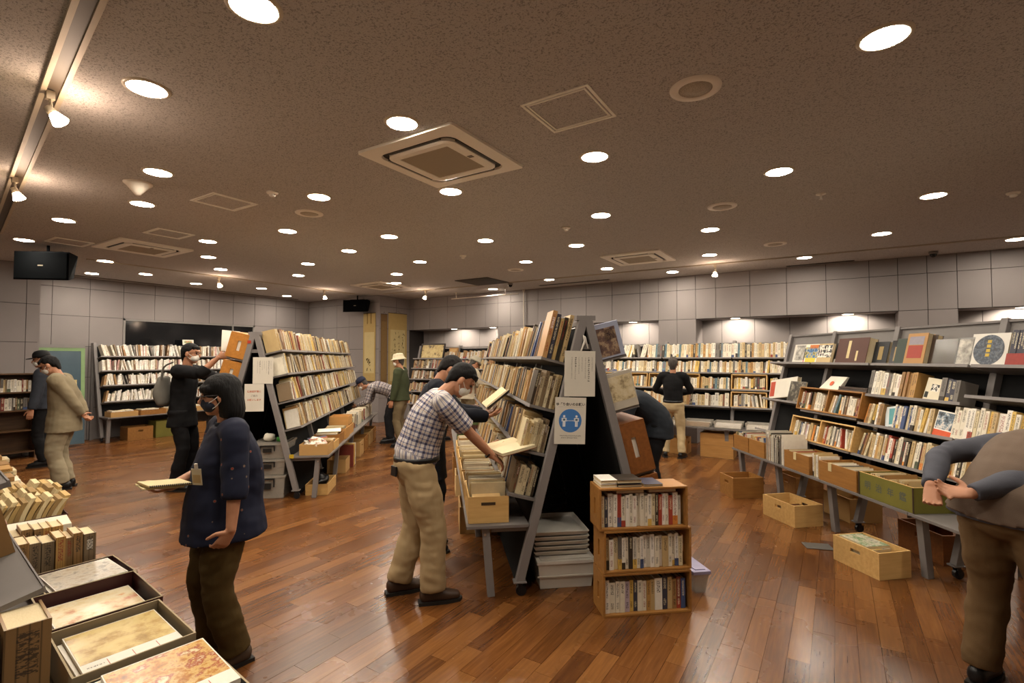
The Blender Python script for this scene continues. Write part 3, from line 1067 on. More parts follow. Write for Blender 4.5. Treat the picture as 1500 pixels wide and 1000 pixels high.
def shelf_crate(label, M, w, d, h, mat, group=None, hole=True, th=.014, mid=False, lining=False):
    """crate standing on its side, opening towards -y (its front)"""
    o = thing('book_crate', label, 'crate', M=M, group=group)
    B().box(0, w, 0, d, 0, th).build('bottom_board', mat, o, bevel=.0015)
    B().box(0, w, 0, d, h - th, h).build('top_board', mat, o, bevel=.0015)
    for x0 in (0, w - th):
        b = B()
        if hole:
            ya, yb, za, zb = d * .42, d * .58, h * .3, h * .7
            b.box(x0, x0 + th, 0, ya, th, h - th).box(x0, x0 + th, yb, d, th, h - th).box(x0, x0 + th, ya, yb, th, za).box(x0, x0 + th, ya, yb, zb, h - th)
        else:
            b.box(x0, x0 + th, 0, d, th, h - th)
        b.build('side_board', mat, o)
    B().box(th, w - th, d - .006, d, th, h - th).build('back_board', mat, o)
    if lining:
        for x0 in (th, w - th - .002):
            B().box(x0, x0 + .002, d * .38, d * .62, h * .26, h * .74).build('slot_paper', pm('slot_paper', '#d8d2c4', .7), o)
    if mid:
        B().box(w / 2 - th * .6, w / 2 + th * .6, .004, d - .006, th, h - th).build('divider', mat, o)
    return o


def sheet_stack(kind, M, n, w, d, t, pal, where, seed, tilt=0, noun=None, h=None, start=0):
    """sleeves / booklets standing upright one behind another along local y"""
    rnd = random.Random(seed)
    y = 0
    k = 0
    while k < n:
        tt = t * rnd.uniform(.6, 1.5)
        ww = w * rnd.uniform(.9, 1)
        hh = (h or .25) * rnd.uniform(.85, 1.05)
        a = tilt + R(rnd.uniform(-3, 3))
        x0 = rnd.uniform(0, w - ww)
        ax = V((0, math.cos(a), math.sin(a)))
        up = V((0, -math.sin(a), math.cos(a)))
        # unit book: x thickness, y depth, z height -> thickness along local y, depth along local x
        L = FM(V((x0 + ww, y, 0)), ax * tt, V((-1, 0, 0)) * ww, up * hh)
        ENT.append(dict(kind=kind, M=M @ L, col=rnd.choice(pal), where=where, i=k + start, noun=noun))
        y += tt * 1.03
        k += 1
    return y


CLEAR = NT('clear_plastic')
CLEAR.col('#b9b2a6')
CLEAR.b.inputs['Alpha'].default_value = .42
CLEAR = CLEAR.set(.25, 0, .6)
CLEARW = pm('cloudy_plastic', '#cfcac0', .35, var=.1, scale=5)
HANDLE = pm('handle_black', '#191919', .45, var=0)


def tub(label, M, w, d, h, mat=None, lid=True, handle=False, group='storage tubs', ribs=0, lidm=None):
    o = thing('storage_tub', label, 'box', M=M, group=group)
    mat = mat or CLEAR
    t = .006
    q = .02
    b = B()
    rr = lambda x0, x1, y0, y1, z: [V((x0, y0, z)), V((x1, y0, z)), V((x1, y1, z)), V((x0, y1, z))]
    b.rings([rr(q, w - q, q, d - q, 0), rr(0, w, 0, d, h), rr(t, w - t, t, d - t, h), rr(q + t, w - q - t, q + t, d - q - t, t)])
    b.build('tub_body', mat, o, bevel=.003)
    if lid:
        b = B()
        b.box(-.008, w + .008, -.008, d + .008, h - .012, h + .012)
        b.box(.02, w - .02, .02, d - .02, h + .012, h + .018)
        b.build('lid', lidm or mat, o, bevel=.004)
    for k in range(ribs):
        z = h * (k + 1) / (ribs + 1)
        B().box(-.004, w + .004, -.005, .004, z - .004, z + .004).build('rib', mat, o)
    if handle:
        b = B()
        b.bar((w * .3, -.012, h * .9), (w * .7, -.012, h * .9), .014, .014).bar((w * .3, -.012, h * .9), (w * .3, -.012, h * .55), .014, .014).bar((w * .7, -.012, h * .9), (w * .7, -.012, h * .55), .014, .014)
        hd = b.build('handle', HANDLE, o)
        B().box(w * .38, w * .62, -.016, -.002, h * .45, h * .72).build('latch', HANDLE, hd)
    return o
# ============================================================ shelf units and what stands on them
A1, A2, A3 = R(40.6), R(35), R(83.2)
E1 = V((-math.sin(A1), math.cos(A1), 0))
N1 = V((math.cos(A1), math.sin(A1), 0))
LW = 'left wall'
uC = Unit('grey A-frame shelf unit in the centre with a blue-circle notice', (-1.912, 3.044, 0), A1, 4.8, [.66, .97, 1.28, 1.62], [.44, .80, 1.27, 1.64], 'L')
uL = Unit('grey A-frame shelf unit behind the woman in navy', (-6.146, 3.068, 0), A1, 4.8, [.7, 1.0, 1.31, 1.63], [.80, 1.12, 1.43, 1.71], 'R')
uR = Unit('long grey shelf unit with table along the right side', (1.942, 3.295, 0), A2, 4.9, [[.71, 1.0, 1.33, 1.56], [.71, 1.0, 1.33, 1.56], [.71, 1.0, 1.27, 1.56], [.71, 1.03, 1.56], [.71, 1.1, 1.56]], None, 'L', ys=[0, 1.07, 2.13, 3.15, 4.05, 4.9], single='L')
uW = Unit('grey shelf unit full of white pamphlets along the left wall', (-13.19, 4.1, 0), 0, 4.2, None, [.75, 1.07, 1.36, 1.65], 'R', bays=3, single='R')
uB = Unit('grey shelf unit of cream books along the back wall', (-.3, 9.2, 0), R(90), 4.8, [.79, 1.08, 1.36, 1.62], None, 'L', single='L')
uF = Unit('dark shelf unit of old books at the far end of the room', (-6.45, 9.2, 0), R(90), 2.5, [.5, .8, 1.1, 1.36, 1.6], None, '', bays=2, single='L')
uN = Unit('grey shelf unit with table of print boxes at lower left', (-2.64, -.37, 0), A3, 4.8, None, [.82, 1.2], 'R', bays=4, single='R', over=.2)

# dark panel behind the upper part of the right unit
for un in (uR,):
    for bi in range(len(un.ys) - 1):
        p, w, d, u = un.face('L', 1.56)
        q = un.face('L', 1.94)[0]
        b = B()
        b.add([tuple(a + V((0, yy, 0)) + d * k) for yy in (un.ys[bi] + .03, un.ys[bi + 1] - .03) for a, k in ((p, -.03), (q, -.03), (q, -.05), (p, -.05))], [(0, 1, 2, 3), (7, 6, 5, 4), (0, 4, 5, 1), (1, 5, 6, 2), (2, 6, 7, 3), (3, 7, 4, 0)])
        b.build('upper_panel', GREYB, un.o)
    q, w, d, u = un.face('L', 1.95)
    B().bar(q + d * -.03, q + d * -.03 + V((0, un.L, 0)), .05, .018).build('top_rail', GREY, un.o)

# ---- centre unit, left face: old bound volumes
for z, hs, nm in ((1.62, (.24, .31), 'top'), (1.28, (.22, .27), 'second'), (.97, (.2, .26), 'third'), (.66, (.18, .24), 'lowest')):
    uC.row('bound_volume', 'L', z, .04, 4.75, hs, (.014, .05), (.14, .18), P_OLD, f'on the {nm} shelf of the centre unit', int(z * 100), lean=.4)
# tall albums at the near end of the top shelf
O, w, d, u = uC.frame('L', 1.62, .47)
# ---- left unit, right face: bagged volumes
for z, hs, nm in ((1.71, (.2, .27), 'top'), (1.43, (.2, .25), 'second'), (1.12, (.21, .27), 'third'), (.80, (.2, .27), 'lowest')):
    uL.row('bound_volume', 'R', z, .04, 4.75, hs, (.012, .045), (.14, .18), P_BAG, f'on the {nm} shelf behind the woman', 7 + int(z * 100), lean=.36)
uL.row('book', 'L', 1.0, .6, 2.6, (.2, .24), (.015, .04), (.14, .17), P_RIGHT, 'on the far side behind the woman', 301)
# ---- left wall unit: pamphlets
for z, hs, nm in ((1.65, (.22, .26), 'top'), (1.36, (.2, .24), 'second'), (1.07, (.19, .24), 'third'), (.75, (.15, .24), 'lowest')):
    uW.row('pamphlet', 'R', z, .03, 4.15, hs, (.012, .04), (.14, .18), P_PAM, f'on the {nm} shelf of the left wall unit', 11 + int(z * 100), lean=.34)
# ---- back wall unit
for z, hs, nm in ((1.62, (.23, .27), 'top'), (1.36, (.18, .22), 'second'), (1.08, (.18, .22), 'third'), (.79, (.19, .24), 'lowest')):
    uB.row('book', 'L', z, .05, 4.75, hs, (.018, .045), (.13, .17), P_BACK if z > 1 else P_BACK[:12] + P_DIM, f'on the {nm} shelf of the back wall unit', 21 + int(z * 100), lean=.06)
for z in (.5, .8, 1.1, 1.36):
    uF.row('book', 'L', z, .05, 2.45, (.18, .23), (.02, .05), (.13, .17), P_DIM, 'on the far dark shelf unit', 31 + int(z * 100), lean=.15)
uF.row('book', 'L', 1.6, .05, 1.5, (.14, .2), (.03, .07), (.13, .17), ['#9a7446', '#7d6a52', '#c2a878', '#cfcabd'], 'on top of the far dark shelf unit', 77, lean=.05)
# ---- right unit
uR.row('book', 'L', 1.27, 2.72, 3.12, (.2, .235), (.022, .045), (.14, .17), ['#e4dcc8', '#efe9dc', '#b9a7b4', '#9a7446', '#efe9dc', '#e4dcc8', '#6d6a66'], 'on the second right shelf', 41, lean=.0)
uR.row('book', 'L', 1.27, 2.57, 2.71, (.22, .25), (.025, .04), (.14, .17), ['#7a2a26', '#6b4a2c', '#b98d4e', '#9a7446'], 'in the brown group, second right shelf', 42, lean=0)
uR.row('book', 'L', 1.27, 2.16, 2.36, (.17, .2), (.03, .05), (.14, .17), ['#6d6a66', '#7d6a52', '#1d1c1d', '#1e2a44'], 'in the grey group, second right shelf', 43, lean=.0)
uR.row('book', 'L', 1.0, 2.36, 2.76, (.19, .22), (.02, .04), (.14, .17), P_RIGHT, 'mid third right shelf', 44, lean=.05)
uR.row('book', 'L', 1.0, 2.86, 3.1, (.19, .22), (.02, .04), (.14, .17), P_RIGHT, 'at the left of the third right shelf', 45, lean=.3)
uR.row('book', 'L', 1.0, .1, 2.2, (.22, .27), (.02, .04), (.14, .17), P_RIGHT[:13] + ['#d9b45a'], 'above the stooping man on the right shelves', 46, lean=.04)
uR.row('book', 'L', .71, 2.26, 3.1, (.2, .24), (.016, .036), (.14, .17), P_WARM, 'on the lowest shelf of the right unit', 47, lean=.05)
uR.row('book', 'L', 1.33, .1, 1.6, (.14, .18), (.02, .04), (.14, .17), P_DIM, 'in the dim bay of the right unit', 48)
uR.row('book', 'L', 1.56, .2, 1.88, (.26, .265), (.022, .024), (.15, .17), ['#1e2a44'], 'in the navy set on the top right shelf', 49, lean=0)
O_, w_s, d_s, u_s = uR.frame('L', 1.56, 1.88)
st_ = thing('set_band', 'red paper band around the foot of the navy book set', 'band', M=FM(O_ + d_s * .1865 + w_s * .004, u_s, -d_s, w_s))
B().box(0, 1.66, -.0012, 0, 0, .085).build('band', pm('band_red', '#8f2a20', .5, var=.3, scale=40), st_)


def display(un, sd, z, ya, yb, h, th, colr, label, decor=(), out=.1, cat='book', name='display_book', tilt=0, gloss=.4, group='display books on the right unit'):
    """book or case shown front-on: body leaning on the shelf, printed fields as thin plates"""
    O, w, d, u = un.frame(sd, z, yb if sd == 'L' else ya)
    Wd = yb - ya
    a = R(tilt)
    uu, ww = u * math.cos(a) - w * math.sin(a), w * math.cos(a) + u * math.sin(a)
    o = thing(name, label, cat, M=FM(O + d * (out + th) + w * .002, uu, -d, ww), group=group)
    B().box(0, Wd, 0, .004, 0, h).box(0, Wd, th - .004, th, 0, h).box(0, .004, .004, th - .004, 0, h).build('cover', pm('cover_' + colr.strip('#'), colr, gloss, var=.12), o)
    B().box(.005, Wd - .003, .004, th - .004, .003, h - .004).build('page_block', PAGES, o)
    for k, (x0, x1, z0, z1, c) in enumerate(decor):
        c2 = c if not isinstance(c, str) else pm('ink_' + c.strip('#'), c, .45, var=.15, scale=30)
        B().box(x0 * Wd, x1 * Wd, -.0012, .0002, z0 * h, z1 * h).build('cover_print', c2, o)
    return o


def pic(name, stops, scale=9, det=5, seed=0, gloss=.35):
    """abstract printed picture"""
    if name in MATS:
        return MATS[name]
    t = NT(name)
    mp = t.coord((1, 1, 1))
    ad = t.n('VectorMath', operation='ADD')
    ad.inputs[1].default_value = (seed * 3.1, seed * 1.7, seed)
    t.l(mp, ad.inputs[0])
    t.col(t.ramp(t.noise(ad.outputs[0], scale, det, .65), stops))
    MATS[name] = t.set(gloss, 0, .5)
    return MATS[name]


PBW = pic('pic_bw', [(.35, '#0f0f10'), (.48, '#1b1b1c'), (.5, '#d8d2c4'), (.6, '#e6e0d2')], 30, 2)
PBL = pic('pic_blue', [(.3, '#1a2f52'), (.45, '#3d7ab0'), (.55, '#bfae5a'), (.7, '#20302a')], 24, 3, 2)
PGR = pic('pic_grey', [(.3, '#55524d'), (.5, '#9b968c'), (.7, '#cfcabd')], 16, 4, 3)
PCH = pic('pic_char', [(.3, '#20201d'), (.5, '#3f3a30'), (.62, '#8f8877'), (.75, '#55503f')], 14, 4, 5)
PPH = pic('pic_photo', [(.35, '#1e2730'), (.5, '#6d7f8c'), (.6, '#d8d4cc'), (.75, '#8a4a38')], 26, 4, 7)
T = [
    (4.34, 4.61, .25, .03, '#cfcabd', 'grey and white magazine at the left end of the top right shelf', [(.15, .8, .2, .95, PGR), (.8, 1, 0, .22, '#c2405e'), (.8, 1, .22, .8, '#1d1c1d')], .05),
    (4.1, 4.33, .24, .02, '#e4dcc8', 'blue and yellow illustrated magazine on the top right shelf', [(0, 1, .3, .85, PBL), (.1, .9, 0, .3, '#d9c23a'), (.3, 1, .78, .96, '#c8702a')], .09),
    (3.86, 4.1, .24, .03, '#c2a878', 'black book with white brush strokes and tan lower band', [(0, 1, .33, .93, PBW)], .08),
    (3.7, 3.86, .25, .03, '#1d1c1d', 'black book with pale card behind the brown case', [(.0, .9, 0, .28, '#b9b4a8'), (.2, .8, .45, .8, '#2c3640')], .04),
    (3.28, 3.72, .275, .09, '#4d2413', 'large dark brown book case with two cream title slips', [(.36, .45, .22, .9, '#d8c48e'), (.66, .72, .12, .5, '#d8c48e')], .06),
    (3.09, 3.27, .24, .04, '#14161a', 'black book with small gold label beside the brown case', [(.35, .65, .25, .8, '#9a8250')], .05),
    (2.92, 3.07, .25, .04, '#16181a', 'black wrapped album with a beige picture label', [(.3, .8, .2, .75, '#a78d5c')], .04),
    (2.82, 2.95, .25, .04, '#26352a', 'plain dark green cloth book on the top right shelf', [], .09),
    (2.62, 2.83, .29, .06, '#ae8148', 'tan slipcase with red and grey label fields', [(.12, .85, .22, .62, '#9c2f1e'), (.12, .85, .64, .9, '#8f8790')], .08),
    (2.57, 2.62, .28, .05, '#3a2c20', 'dark brown album edge beside the tan slipcase', [], .05),
    (2.34, 2.57, .235, .05, '#3f3527', 'brown book wrapped in shiny clear plastic', [], .06),
    (2.22, 2.36, .24, .03, '#8b8b88', 'silver grey wrapped catalogue on the top right shelf', [(.1, .95, .1, .95, PGR)], .08),
]
for ya, yb, h, th, c, lb, dec, out in T:
    display(uR, 'L', 1.56, ya, yb, h, th, c, lb, dec, out, gloss=.2 if 'wrapped' in lb else .45)
o = display(uR, 'L', 1.56, 1.95, 2.24, .265, .03, '#d9d5cb', 'white square album showing a dark patterned disc', [], .08)
b = B()
b.lathe([(.118, 0), (.118, -.0015)], 32, Matrix.Translation((.145, 0, .135)) @ Matrix.Rotation(R(90), 4, 'X') @ Matrix.Translation((0, 0, .0)))
b.v = [(x, -abs(y) - .0005, z) for x, y, z in b.v]
b.build('disc_print', pic('pic_disc', [(.35, '#0f1620'), (.5, '#1e2f44'), (.58, '#56606a'), (.7, '#121a24')], 40, 3, 9), o)
for k, z in enumerate((.2, .165, .13, .095)):
    B().box(.13, .16, -.004, -.002, z - .012, z + .012).build('gold_character', pm('gold_ink', '#c4a63a', .5, var=0), o)
display(uR, 'L', 1.56, 1.88, 1.95, .25, .03, '#d9d5cb', 'narrow white book with blue photograph and red mark', [(.1, .95, .35, .62, PBL), (.3, .8, .8, .92, '#b5302a')], .07)
# lower display books of the right unit
display(uR, 'L', 1.1, 4.3, 4.85, .24, .05, '#d8d2c4', 'stack of cream magazines leaning at the far end of the right unit', [(.02, .2, .1, .9, '#b0442e')], .08, tilt=-8)
display(uR, 'L', 1.1, 4.12, 4.42, .25, .02, '#8c877a', 'dark charcoal picture album in clear wrap', [(.03, .97, .03, .97, PCH)], .13, gloss=.2)
display(uR, 'L', 1.27, 2.4, 2.56, .2, .03, '#ddd3b8', 'cream book with a black palm leaf drawing', [(.35, .8, .45, .75, PBW), (.05, .25, .15, .4, '#1f2622')], .1, tilt=6)
display(uR, 'L', 1.0, 2.72, 2.86, .18, .02, '#d5dcdc', 'pale teal paperback leaning on the third shelf', [(.3, .9, .1, .9, '#5a9aa0')], .13, tilt=-12)
display(uR, 'L', 1.0, 2.95, 3.1, .18, .015, '#e4dcc8', 'black and white photo book leaning at the shelf end', [(.08, .92, .06, .94, PBW)], .14, tilt=14)
display(uR, 'L', 1.0, 2.2, 2.36, .21, .025, '#e9e4da', 'white paperback with photo cover and orange-red lower band', [(.05, .95, .3, .95, PPH), (0, 1, 0, .26, '#d2552a')], .14, tilt=5)


def on_shelf(un, sd, z, y, out, th=0):
    O, w, d, u = un.frame(sd, z, y)
    return FM(O + d * out + w * .0015, u, -d, w)


def crate_books(M, x0, x1, hs, ts, ds, pal, where, seed, th=.014, lean=.06, front=.03):
    O = M @ V((x0, 0, th))
    R3 = M.to_3x3()
    return row('book', O - (R3 @ V((0, -1, 0))) * (ds[1] + front), R3 @ V((1, 0, 0)), R3 @ V((0, 0, 1)), R3 @ V((0, -1, 0)), x1 - x0, hs, ts, ds, pal, where, seed, lean, depth=ds[1])


M = on_shelf(uR, 'L', 1.03, 4.1, .22)
shelf_crate('brown two-bay wooden crate of books on the right unit', M, .98, .22, .255, OAKC, 'crates on the right unit', mid=True)
crate_books(M, .02, .47, (.17, .2), (.018, .035), (.12, .15), P_DIM + P_BACK[:4], 'in the left bay of the brown shelf crate', 51)
crate_books(M, .51, .95, (.17, .2), (.018, .035), (.12, .15), P_BACK + P_DIM, 'in the right bay of the brown shelf crate', 52)
M = on_shelf(uR, 'L', .71, 4.12, .22)
shelf_crate('pale pine two-bay crate of books under the brown crate', M, 1.0, .22, .25, PINE2, 'crates on the right unit', mid=True)
crate_books(M, .02, .48, (.16, .19), (.015, .03), (.12, .15), P_RIGHT, 'in the left bay of the pale shelf crate', 53)
crate_books(M, .52, .97, (.16, .2), (.015, .03), (.12, .15), P_CRATE, 'in the right bay of the pale shelf crate', 54)
M = on_shelf(uR, 'L', .71, 2.18, .22)
shelf_crate('pale crate on the lowest right shelf behind the stooping man', M, .6, .22, .25, PINE2, 'crates on the right unit')
crate_books(M, .02, .57, (.16, .2), (.015, .03), (.12, .15), P_WARM, 'in the pale crate behind the stooping man', 55)
# things on top of the brown crate
Mx = on_shelf(uR, 'L', 1.03, 3.95, .2)
o = thing('paper_bag', 'white paper bag with an orange mark on the brown crate', 'bag', M=Mx @ TR((.08, .04, .257)))
b = B()
b.rings([[V((x, y, z)) for x, y in ((0, 0), (.3, 0), (.3, .05), (0, .05))] for z in (0,)] + [[V((x + .05, y + .06, .16)) for x, y in ((0.02, 0), (.28, 0), (.28, .02), (0.02, .02))]])
b.build('bag_body', pm('bag_white', '#ded8c8', .6), o)
B().lathe([(.028, .0), (.028, .001)], 18, TR((.16, .024, .075), 0, R(70))).build('orange_mark', pm('mark_orange', '#c4511f', .5, var=0), o)
o = thing('document_case', 'flat dark brown case lying on the brown crate', 'box', M=Mx @ TR((.42, .02, .257)))
B().box(0, .4, 0, .17, 0, .022).build('base', pm('case_brown', '#2e2119', .4), o, bevel=.002)
B().box(0, .4, 0, .17, .025, .045).build('lid', pm('case_brown2', '#3b2a1d', .4), o, bevel=.002)
display(uR, 'L', 1.03, 3.38, 3.62, .2, .04, '#15151a', 'black cloth case with gold characters behind the crate top', [(.15, .22, .5, .9, '#8a7238'), (.6, .68, .2, .8, '#8a7238')], .0)

# ---- table of the right unit
def tb(x, y, z=.5):
    return uR.M @ TR((x, y, z), R(-90))


def on_tab(un, x, y, z=.502, rz=-90):
    """frame on the left-side table: local x runs along the table towards the viewer's right"""
    return un.M @ TR((x, y, z), R(rz))


def tag_card(o, x, h, c='#cdb98a'):
    B().box(x, x + .045, -.004, -.001, h - .07, h + .004).box(x, x + .045, -.004, .014, h + .002, h + .004).build('price_card', pm('price_card', c, .7), o)


TX = -.335
g = 'wooden crates on the right table'
o = open_box('wooden_crate', 'oak crate of prints at the far end of the right table', 'crate', on_tab(uR, TX, 4.86), .36, .3, .18, OAKC, group=g)
sheet_stack('print_sleeve', on_tab(uR, TX, 4.86) @ TR((.32, .02, .012), R(90)), 26, .26, .29, .010, P_RIGHT, 'in the farthest oak crate, right table', 61, R(-6), h=.21)
o = open_box('wooden_crate', 'second oak crate of prints on the right table', 'crate', on_tab(uR, TX, 4.48), .34, .3, .18, OAKC, group=g)
sheet_stack('print_sleeve', on_tab(uR, TX, 4.48) @ TR((.32, .02, .012), R(90)), 28, .26, .29, .010, P_RIGHT + ['#d9b45a'], 'in the second oak crate on the right table', 62, R(-6), h=.21)
row('print_sleeve', uR.M @ V((TX + .28, 4.12, .502)), (uR.M.to_3x3() @ V((0, -1, 0))), V((0, 0, 1)), uR.M.to_3x3() @ V((-1, 0, 0)), .36, (.25, .33), (.006, .013), (.25, .28), ['#efe9dc', '#f3efe6', '#cfcabd', '#1d1c1d', '#e4dcc8', '#6d6a66', '#9a7446'], 'in the upright records between the oak crates', 63, .1, depth=.28, noun='record sleeve')
o = open_box('wooden_crate', 'brown crate with paper tag in the middle of the right table', 'crate', on_tab(uR, TX, 3.74), .42, .34, .18, OAKC, group=g)
tag_card(o, .17, .18)
sheet_stack('print_sleeve', on_tab(uR, TX, 3.74) @ TR((.39, .03, .012), R(90)), 30, .28, .3, .011, P_CRATE, 'in the tagged brown crate on the right table', 64, R(-10), h=.16)
row('book', uR.M @ V((TX + .22, 3.31, .502)), (uR.M.to_3x3() @ V((0, -1, 0))), V((0, 0, 1)), uR.M.to_3x3() @ V((-1, 0, 0)), .13, (.2, .23), (.015, .025), (.18, .2), ['#c2a878', '#efe9dc', '#d8c9a4'], 'between the two tagged crates', 65, 0, depth=.2)
o = open_box('wooden_crate', 'brown crate with paper tag beside the green crate', 'crate', on_tab(uR, TX, 3.17), .5, .34, .18, OAKC, group=g)
tag_card(o, .14, .18)
sheet_stack('print_sleeve', on_tab(uR, TX, 3.17) @ TR((.47, .03, .012), R(90)), 30, .28, .3, .013, P_CRATE, 'in the tagged crate beside the green crate', 66, R(-10), h=.15)
GREEN = pm('green_paint', '#6f6a2c', .55, var=.25, scale=5)
o = open_box('wooden_crate', 'green painted crate lettered in faded blue characters', 'crate', on_tab(uR, TX, 2.64), .56, .34, .19, GREEN, group=g, rim=PINE2, hole=False)
for k, ch in enumerate('明治年鑑'):
    put('character', text_mesh(ch, .07, pm('faded_blue', '#55594f', .8, var=.1), bold=.001), o, TR((.1 + k * .12, -.0012, .095), 0, R(90)))
for x in (0.004, .556):
    B().box(x - .006, x + .006, -.004, 0, 0, .19).build('corner_batten', pm('batten_dark', '#3a2a1a', .6), o)
sheet_stack('print_sleeve', on_tab(uR, TX, 2.64) @ TR((.53, .03, .012), R(90)), 26, .27, .3, .016, P_OLD[:14], 'in the green lettered crate', 67, R(-12), h=.2)

# floor crates at right
def corner_M(a, b, c):
    """crate frame with corner b, x towards c, y towards a (floor points)"""
    a, b, c = V((*a, 0)), V((*b, 0)), V((*c, 0))
    x = (c - b).normalized()
    y = V((-x.y, x.x, 0))
    return FM(b, x, y, V((0, 0, 1))), (c - b).length, abs((a - b).dot(y))


gf = 'wooden crates on the floor at right'
M, w_, d_ = corner_M((-1.18, 6.77), (-1.04, 6.49), (-.74, 6.72))
open_box('wooden_crate', 'empty brown crate on the floor at the far end of the right table', 'crate', M, w_, .32, .24, OAKC, group=gf)
M, w_, d_ = corner_M((-.62, 6.07), (-.36, 5.70), (-.126, 5.92))
open_box('wooden_crate', 'long pale pine crate with a few sleeves, on the floor at right', 'crate', M, w_, .46, .21, PINE2, group=gf)
sheet_stack('print_sleeve', M @ TR((.03, .1, .012)), 14, .25, .28, .01, P_DIM + ['#efe9dc'], 'in the long pale crate on the floor', 68, R(-20), h=.14)
M, w_, d_ = corner_M((.017, 4.88), (.25, 4.70), (.445, 4.886))
open_box('wooden_crate', 'pale pine crate of magazines on the floor near the stooping man', 'crate', M, w_ + .02, .42, .2, PINE2, group=gf)
for k in range(9):
    rr = random.Random(k)
    mz = thing('magazine', f'magazine, {ordw(8 - k)} from the top in the pale floor crate', 'magazine', M=M @ TR((.025 + rr.uniform(0, .02), .1 + rr.uniform(0, .03), .014 + k * .021), R(rr.uniform(-4, 4))), group='magazines in the floor crate')
    B().box(0, .2, 0, .27, 0, .0195).build('pages', PAGES, mz)
    B().box(-.001, .201, -.001, .271, .0195, .0203).build('cover', pic('mag' + str(k % 4), [(.3, '#2b3a44'), (.45, '#c9bfa8'), (.6, ('#5a7a4a', '#a34a3a', '#39558a', '#c8a040')[k % 4]), (.75, '#e4dcc8')], 18, 3, k % 4), mz)
o = thing('tablet', 'grey flat card lying on the floor by the right table', 'card', (-.157, 5.25, 0), R(20))
B().box(-.11, .11, -.075, .075, .001, .008).build('plate', pm('card_grey', '#56534f', .4), o, bevel=.003)
# dim cartons under the right table
for k, (x, y, ww, c) in enumerate(((.13, 1.2, .4, CARD), (.13, 2.35, .45, BROWN), (.13, 3.4, .4, CARD), (.13, 4.3, .4, OAKC))):
    open_box('carton', f'dim carton under the right table, {ordw(3 - k)} from its far end', 'box', uR.M @ TR((x, y, .0)), .34, ww, .24, c, group='cartons under the right table')

# ---- the three stacked crates before the centre unit
BX = V((-1.275, 3.085, 0))
lab3 = [('bottom', 0, 0, ['#e4dcc8', '#e4dcc8', '#cfcabd', '#efe9dc', '#e4dcc8', '#1d1c1d', '#b9a7b4', '#efe9dc', '#7a2a26', '#e4dcc8', '#1e2a44', '#d9b45a', '#efe9dc', '#2b4a7c', '#b98d4e', '#c2a878', '#efe9dc', '#9a7446']),
        ('middle', .008, .002, None), ('top', -.02, .006, None)]
for k, (nm, dx, dy, cols) in enumerate(lab3):
    M = TR(BX + N1 * dx + E1 * dy + V((0, 0, .2725 * k)), A1 + R((0, 1, -.6)[k]))
    shelf_crate(f'wooden book crate at the {nm} of the stack before the centre unit', M, .6, .215, .27, OAKC, 'stacked book crates', hole=True, th=.013)
    ts = (.026, .036) if k == 0 else (.021, .031)
    crate_books(M, .02, .58, (.19, .215), ts, (.13, .15), cols or P_CRATE, f'in the {nm} crate before the centre unit', 71 + k, th=.013, lean=0, front=.022)
M = TR(BX + N1 * -.02 + E1 * .006 + V((0, 0, .545)), A1 + R(-.6))
for k, (x, ww, c) in enumerate(((.12, .19, '#7a2a26'), (.34, .19, '#a33a2c'))):
    free_book('book', M @ V((x, .15, .231)), M.to_3x3() @ V((0, 0, .02)), M.to_3x3() @ V((0, -.13, 0)), M.to_3x3() @ V((ww, 0, 0)), c, f'{("dark red", "red")[k]} book lying flat across the top crate row', group='flat books in the top crate')
# books lying on top of the stack
TOP = M @ TR((0, 0, .2705))
stk = [(.02, .03, .11, .17, .018, '#efe9dc', 'white paperback at the bottom left on the crate stack', 0), (.02, .03, .11, .17, .022, '#f3efe6', 'white paperback at the top left on the crate stack', 1),
       (.135, .02, .16, .17, .016, '#1e2a44', 'navy hardback at the bottom of the middle pile on the crates', 0), (.13, .02, .165, .17, .022, '#1d1c1d', 'black illustrated book on the middle pile on the crates', 1), (.31, .02, .13, .18, .014, '#2b3350', 'blue-grey book lying at the right on the crate stack', 0)]
for x, y, ww, dd, tt, c, lb, lv in stk:
    z = {0: 0, 1: .0235}[lv] if x < .3 else 0
    free_book('book', TOP @ V((x, y + dd, .001 + z + tt)), TOP.to_3x3() @ V((0, 0, -tt)), TOP.to_3x3() @ V((0, -dd, 0)), TOP.to_3x3() @ V((ww, 0, 0)), c, lb, group='books lying on the stacked crates')

# ---- right face of the centre unit (near end)
def near_face(un, sd, z, w_, h, th, colr, label, decor, out, name, y=.03, cat='book', gloss=.25):
    """item standing on a shelf whose cover looks out past the near end of the unit"""
    O, w, d, u = un.frame(sd, z, y)
    e = un.M.to_3x3() @ V((0, 1, 0))
    sg = 1 if sd == 'R' else -1
    x = d * sg
    org = O + d * (out if sd == 'R' else out + w_) + w * .002
    o = thing(name, label, cat, M=FM(org, x, e, w), group='items at the near ends of the shelf units')
    B().box(0, w_, 0, th, 0, h).build('body', pm('nf_' + colr.strip('#'), colr, gloss, var=.1), o, bevel=.004)
    for (x0, x1, z0, z1, c) in decor:
        B().box(x0 * w_, x1 * w_, -.0015, .001, z0 * h, z1 * h).build('cover_print', c if not isinstance(c, str) else pm('ink_' + c.strip('#'), c, .45, var=.15, scale=30), o)
    return o


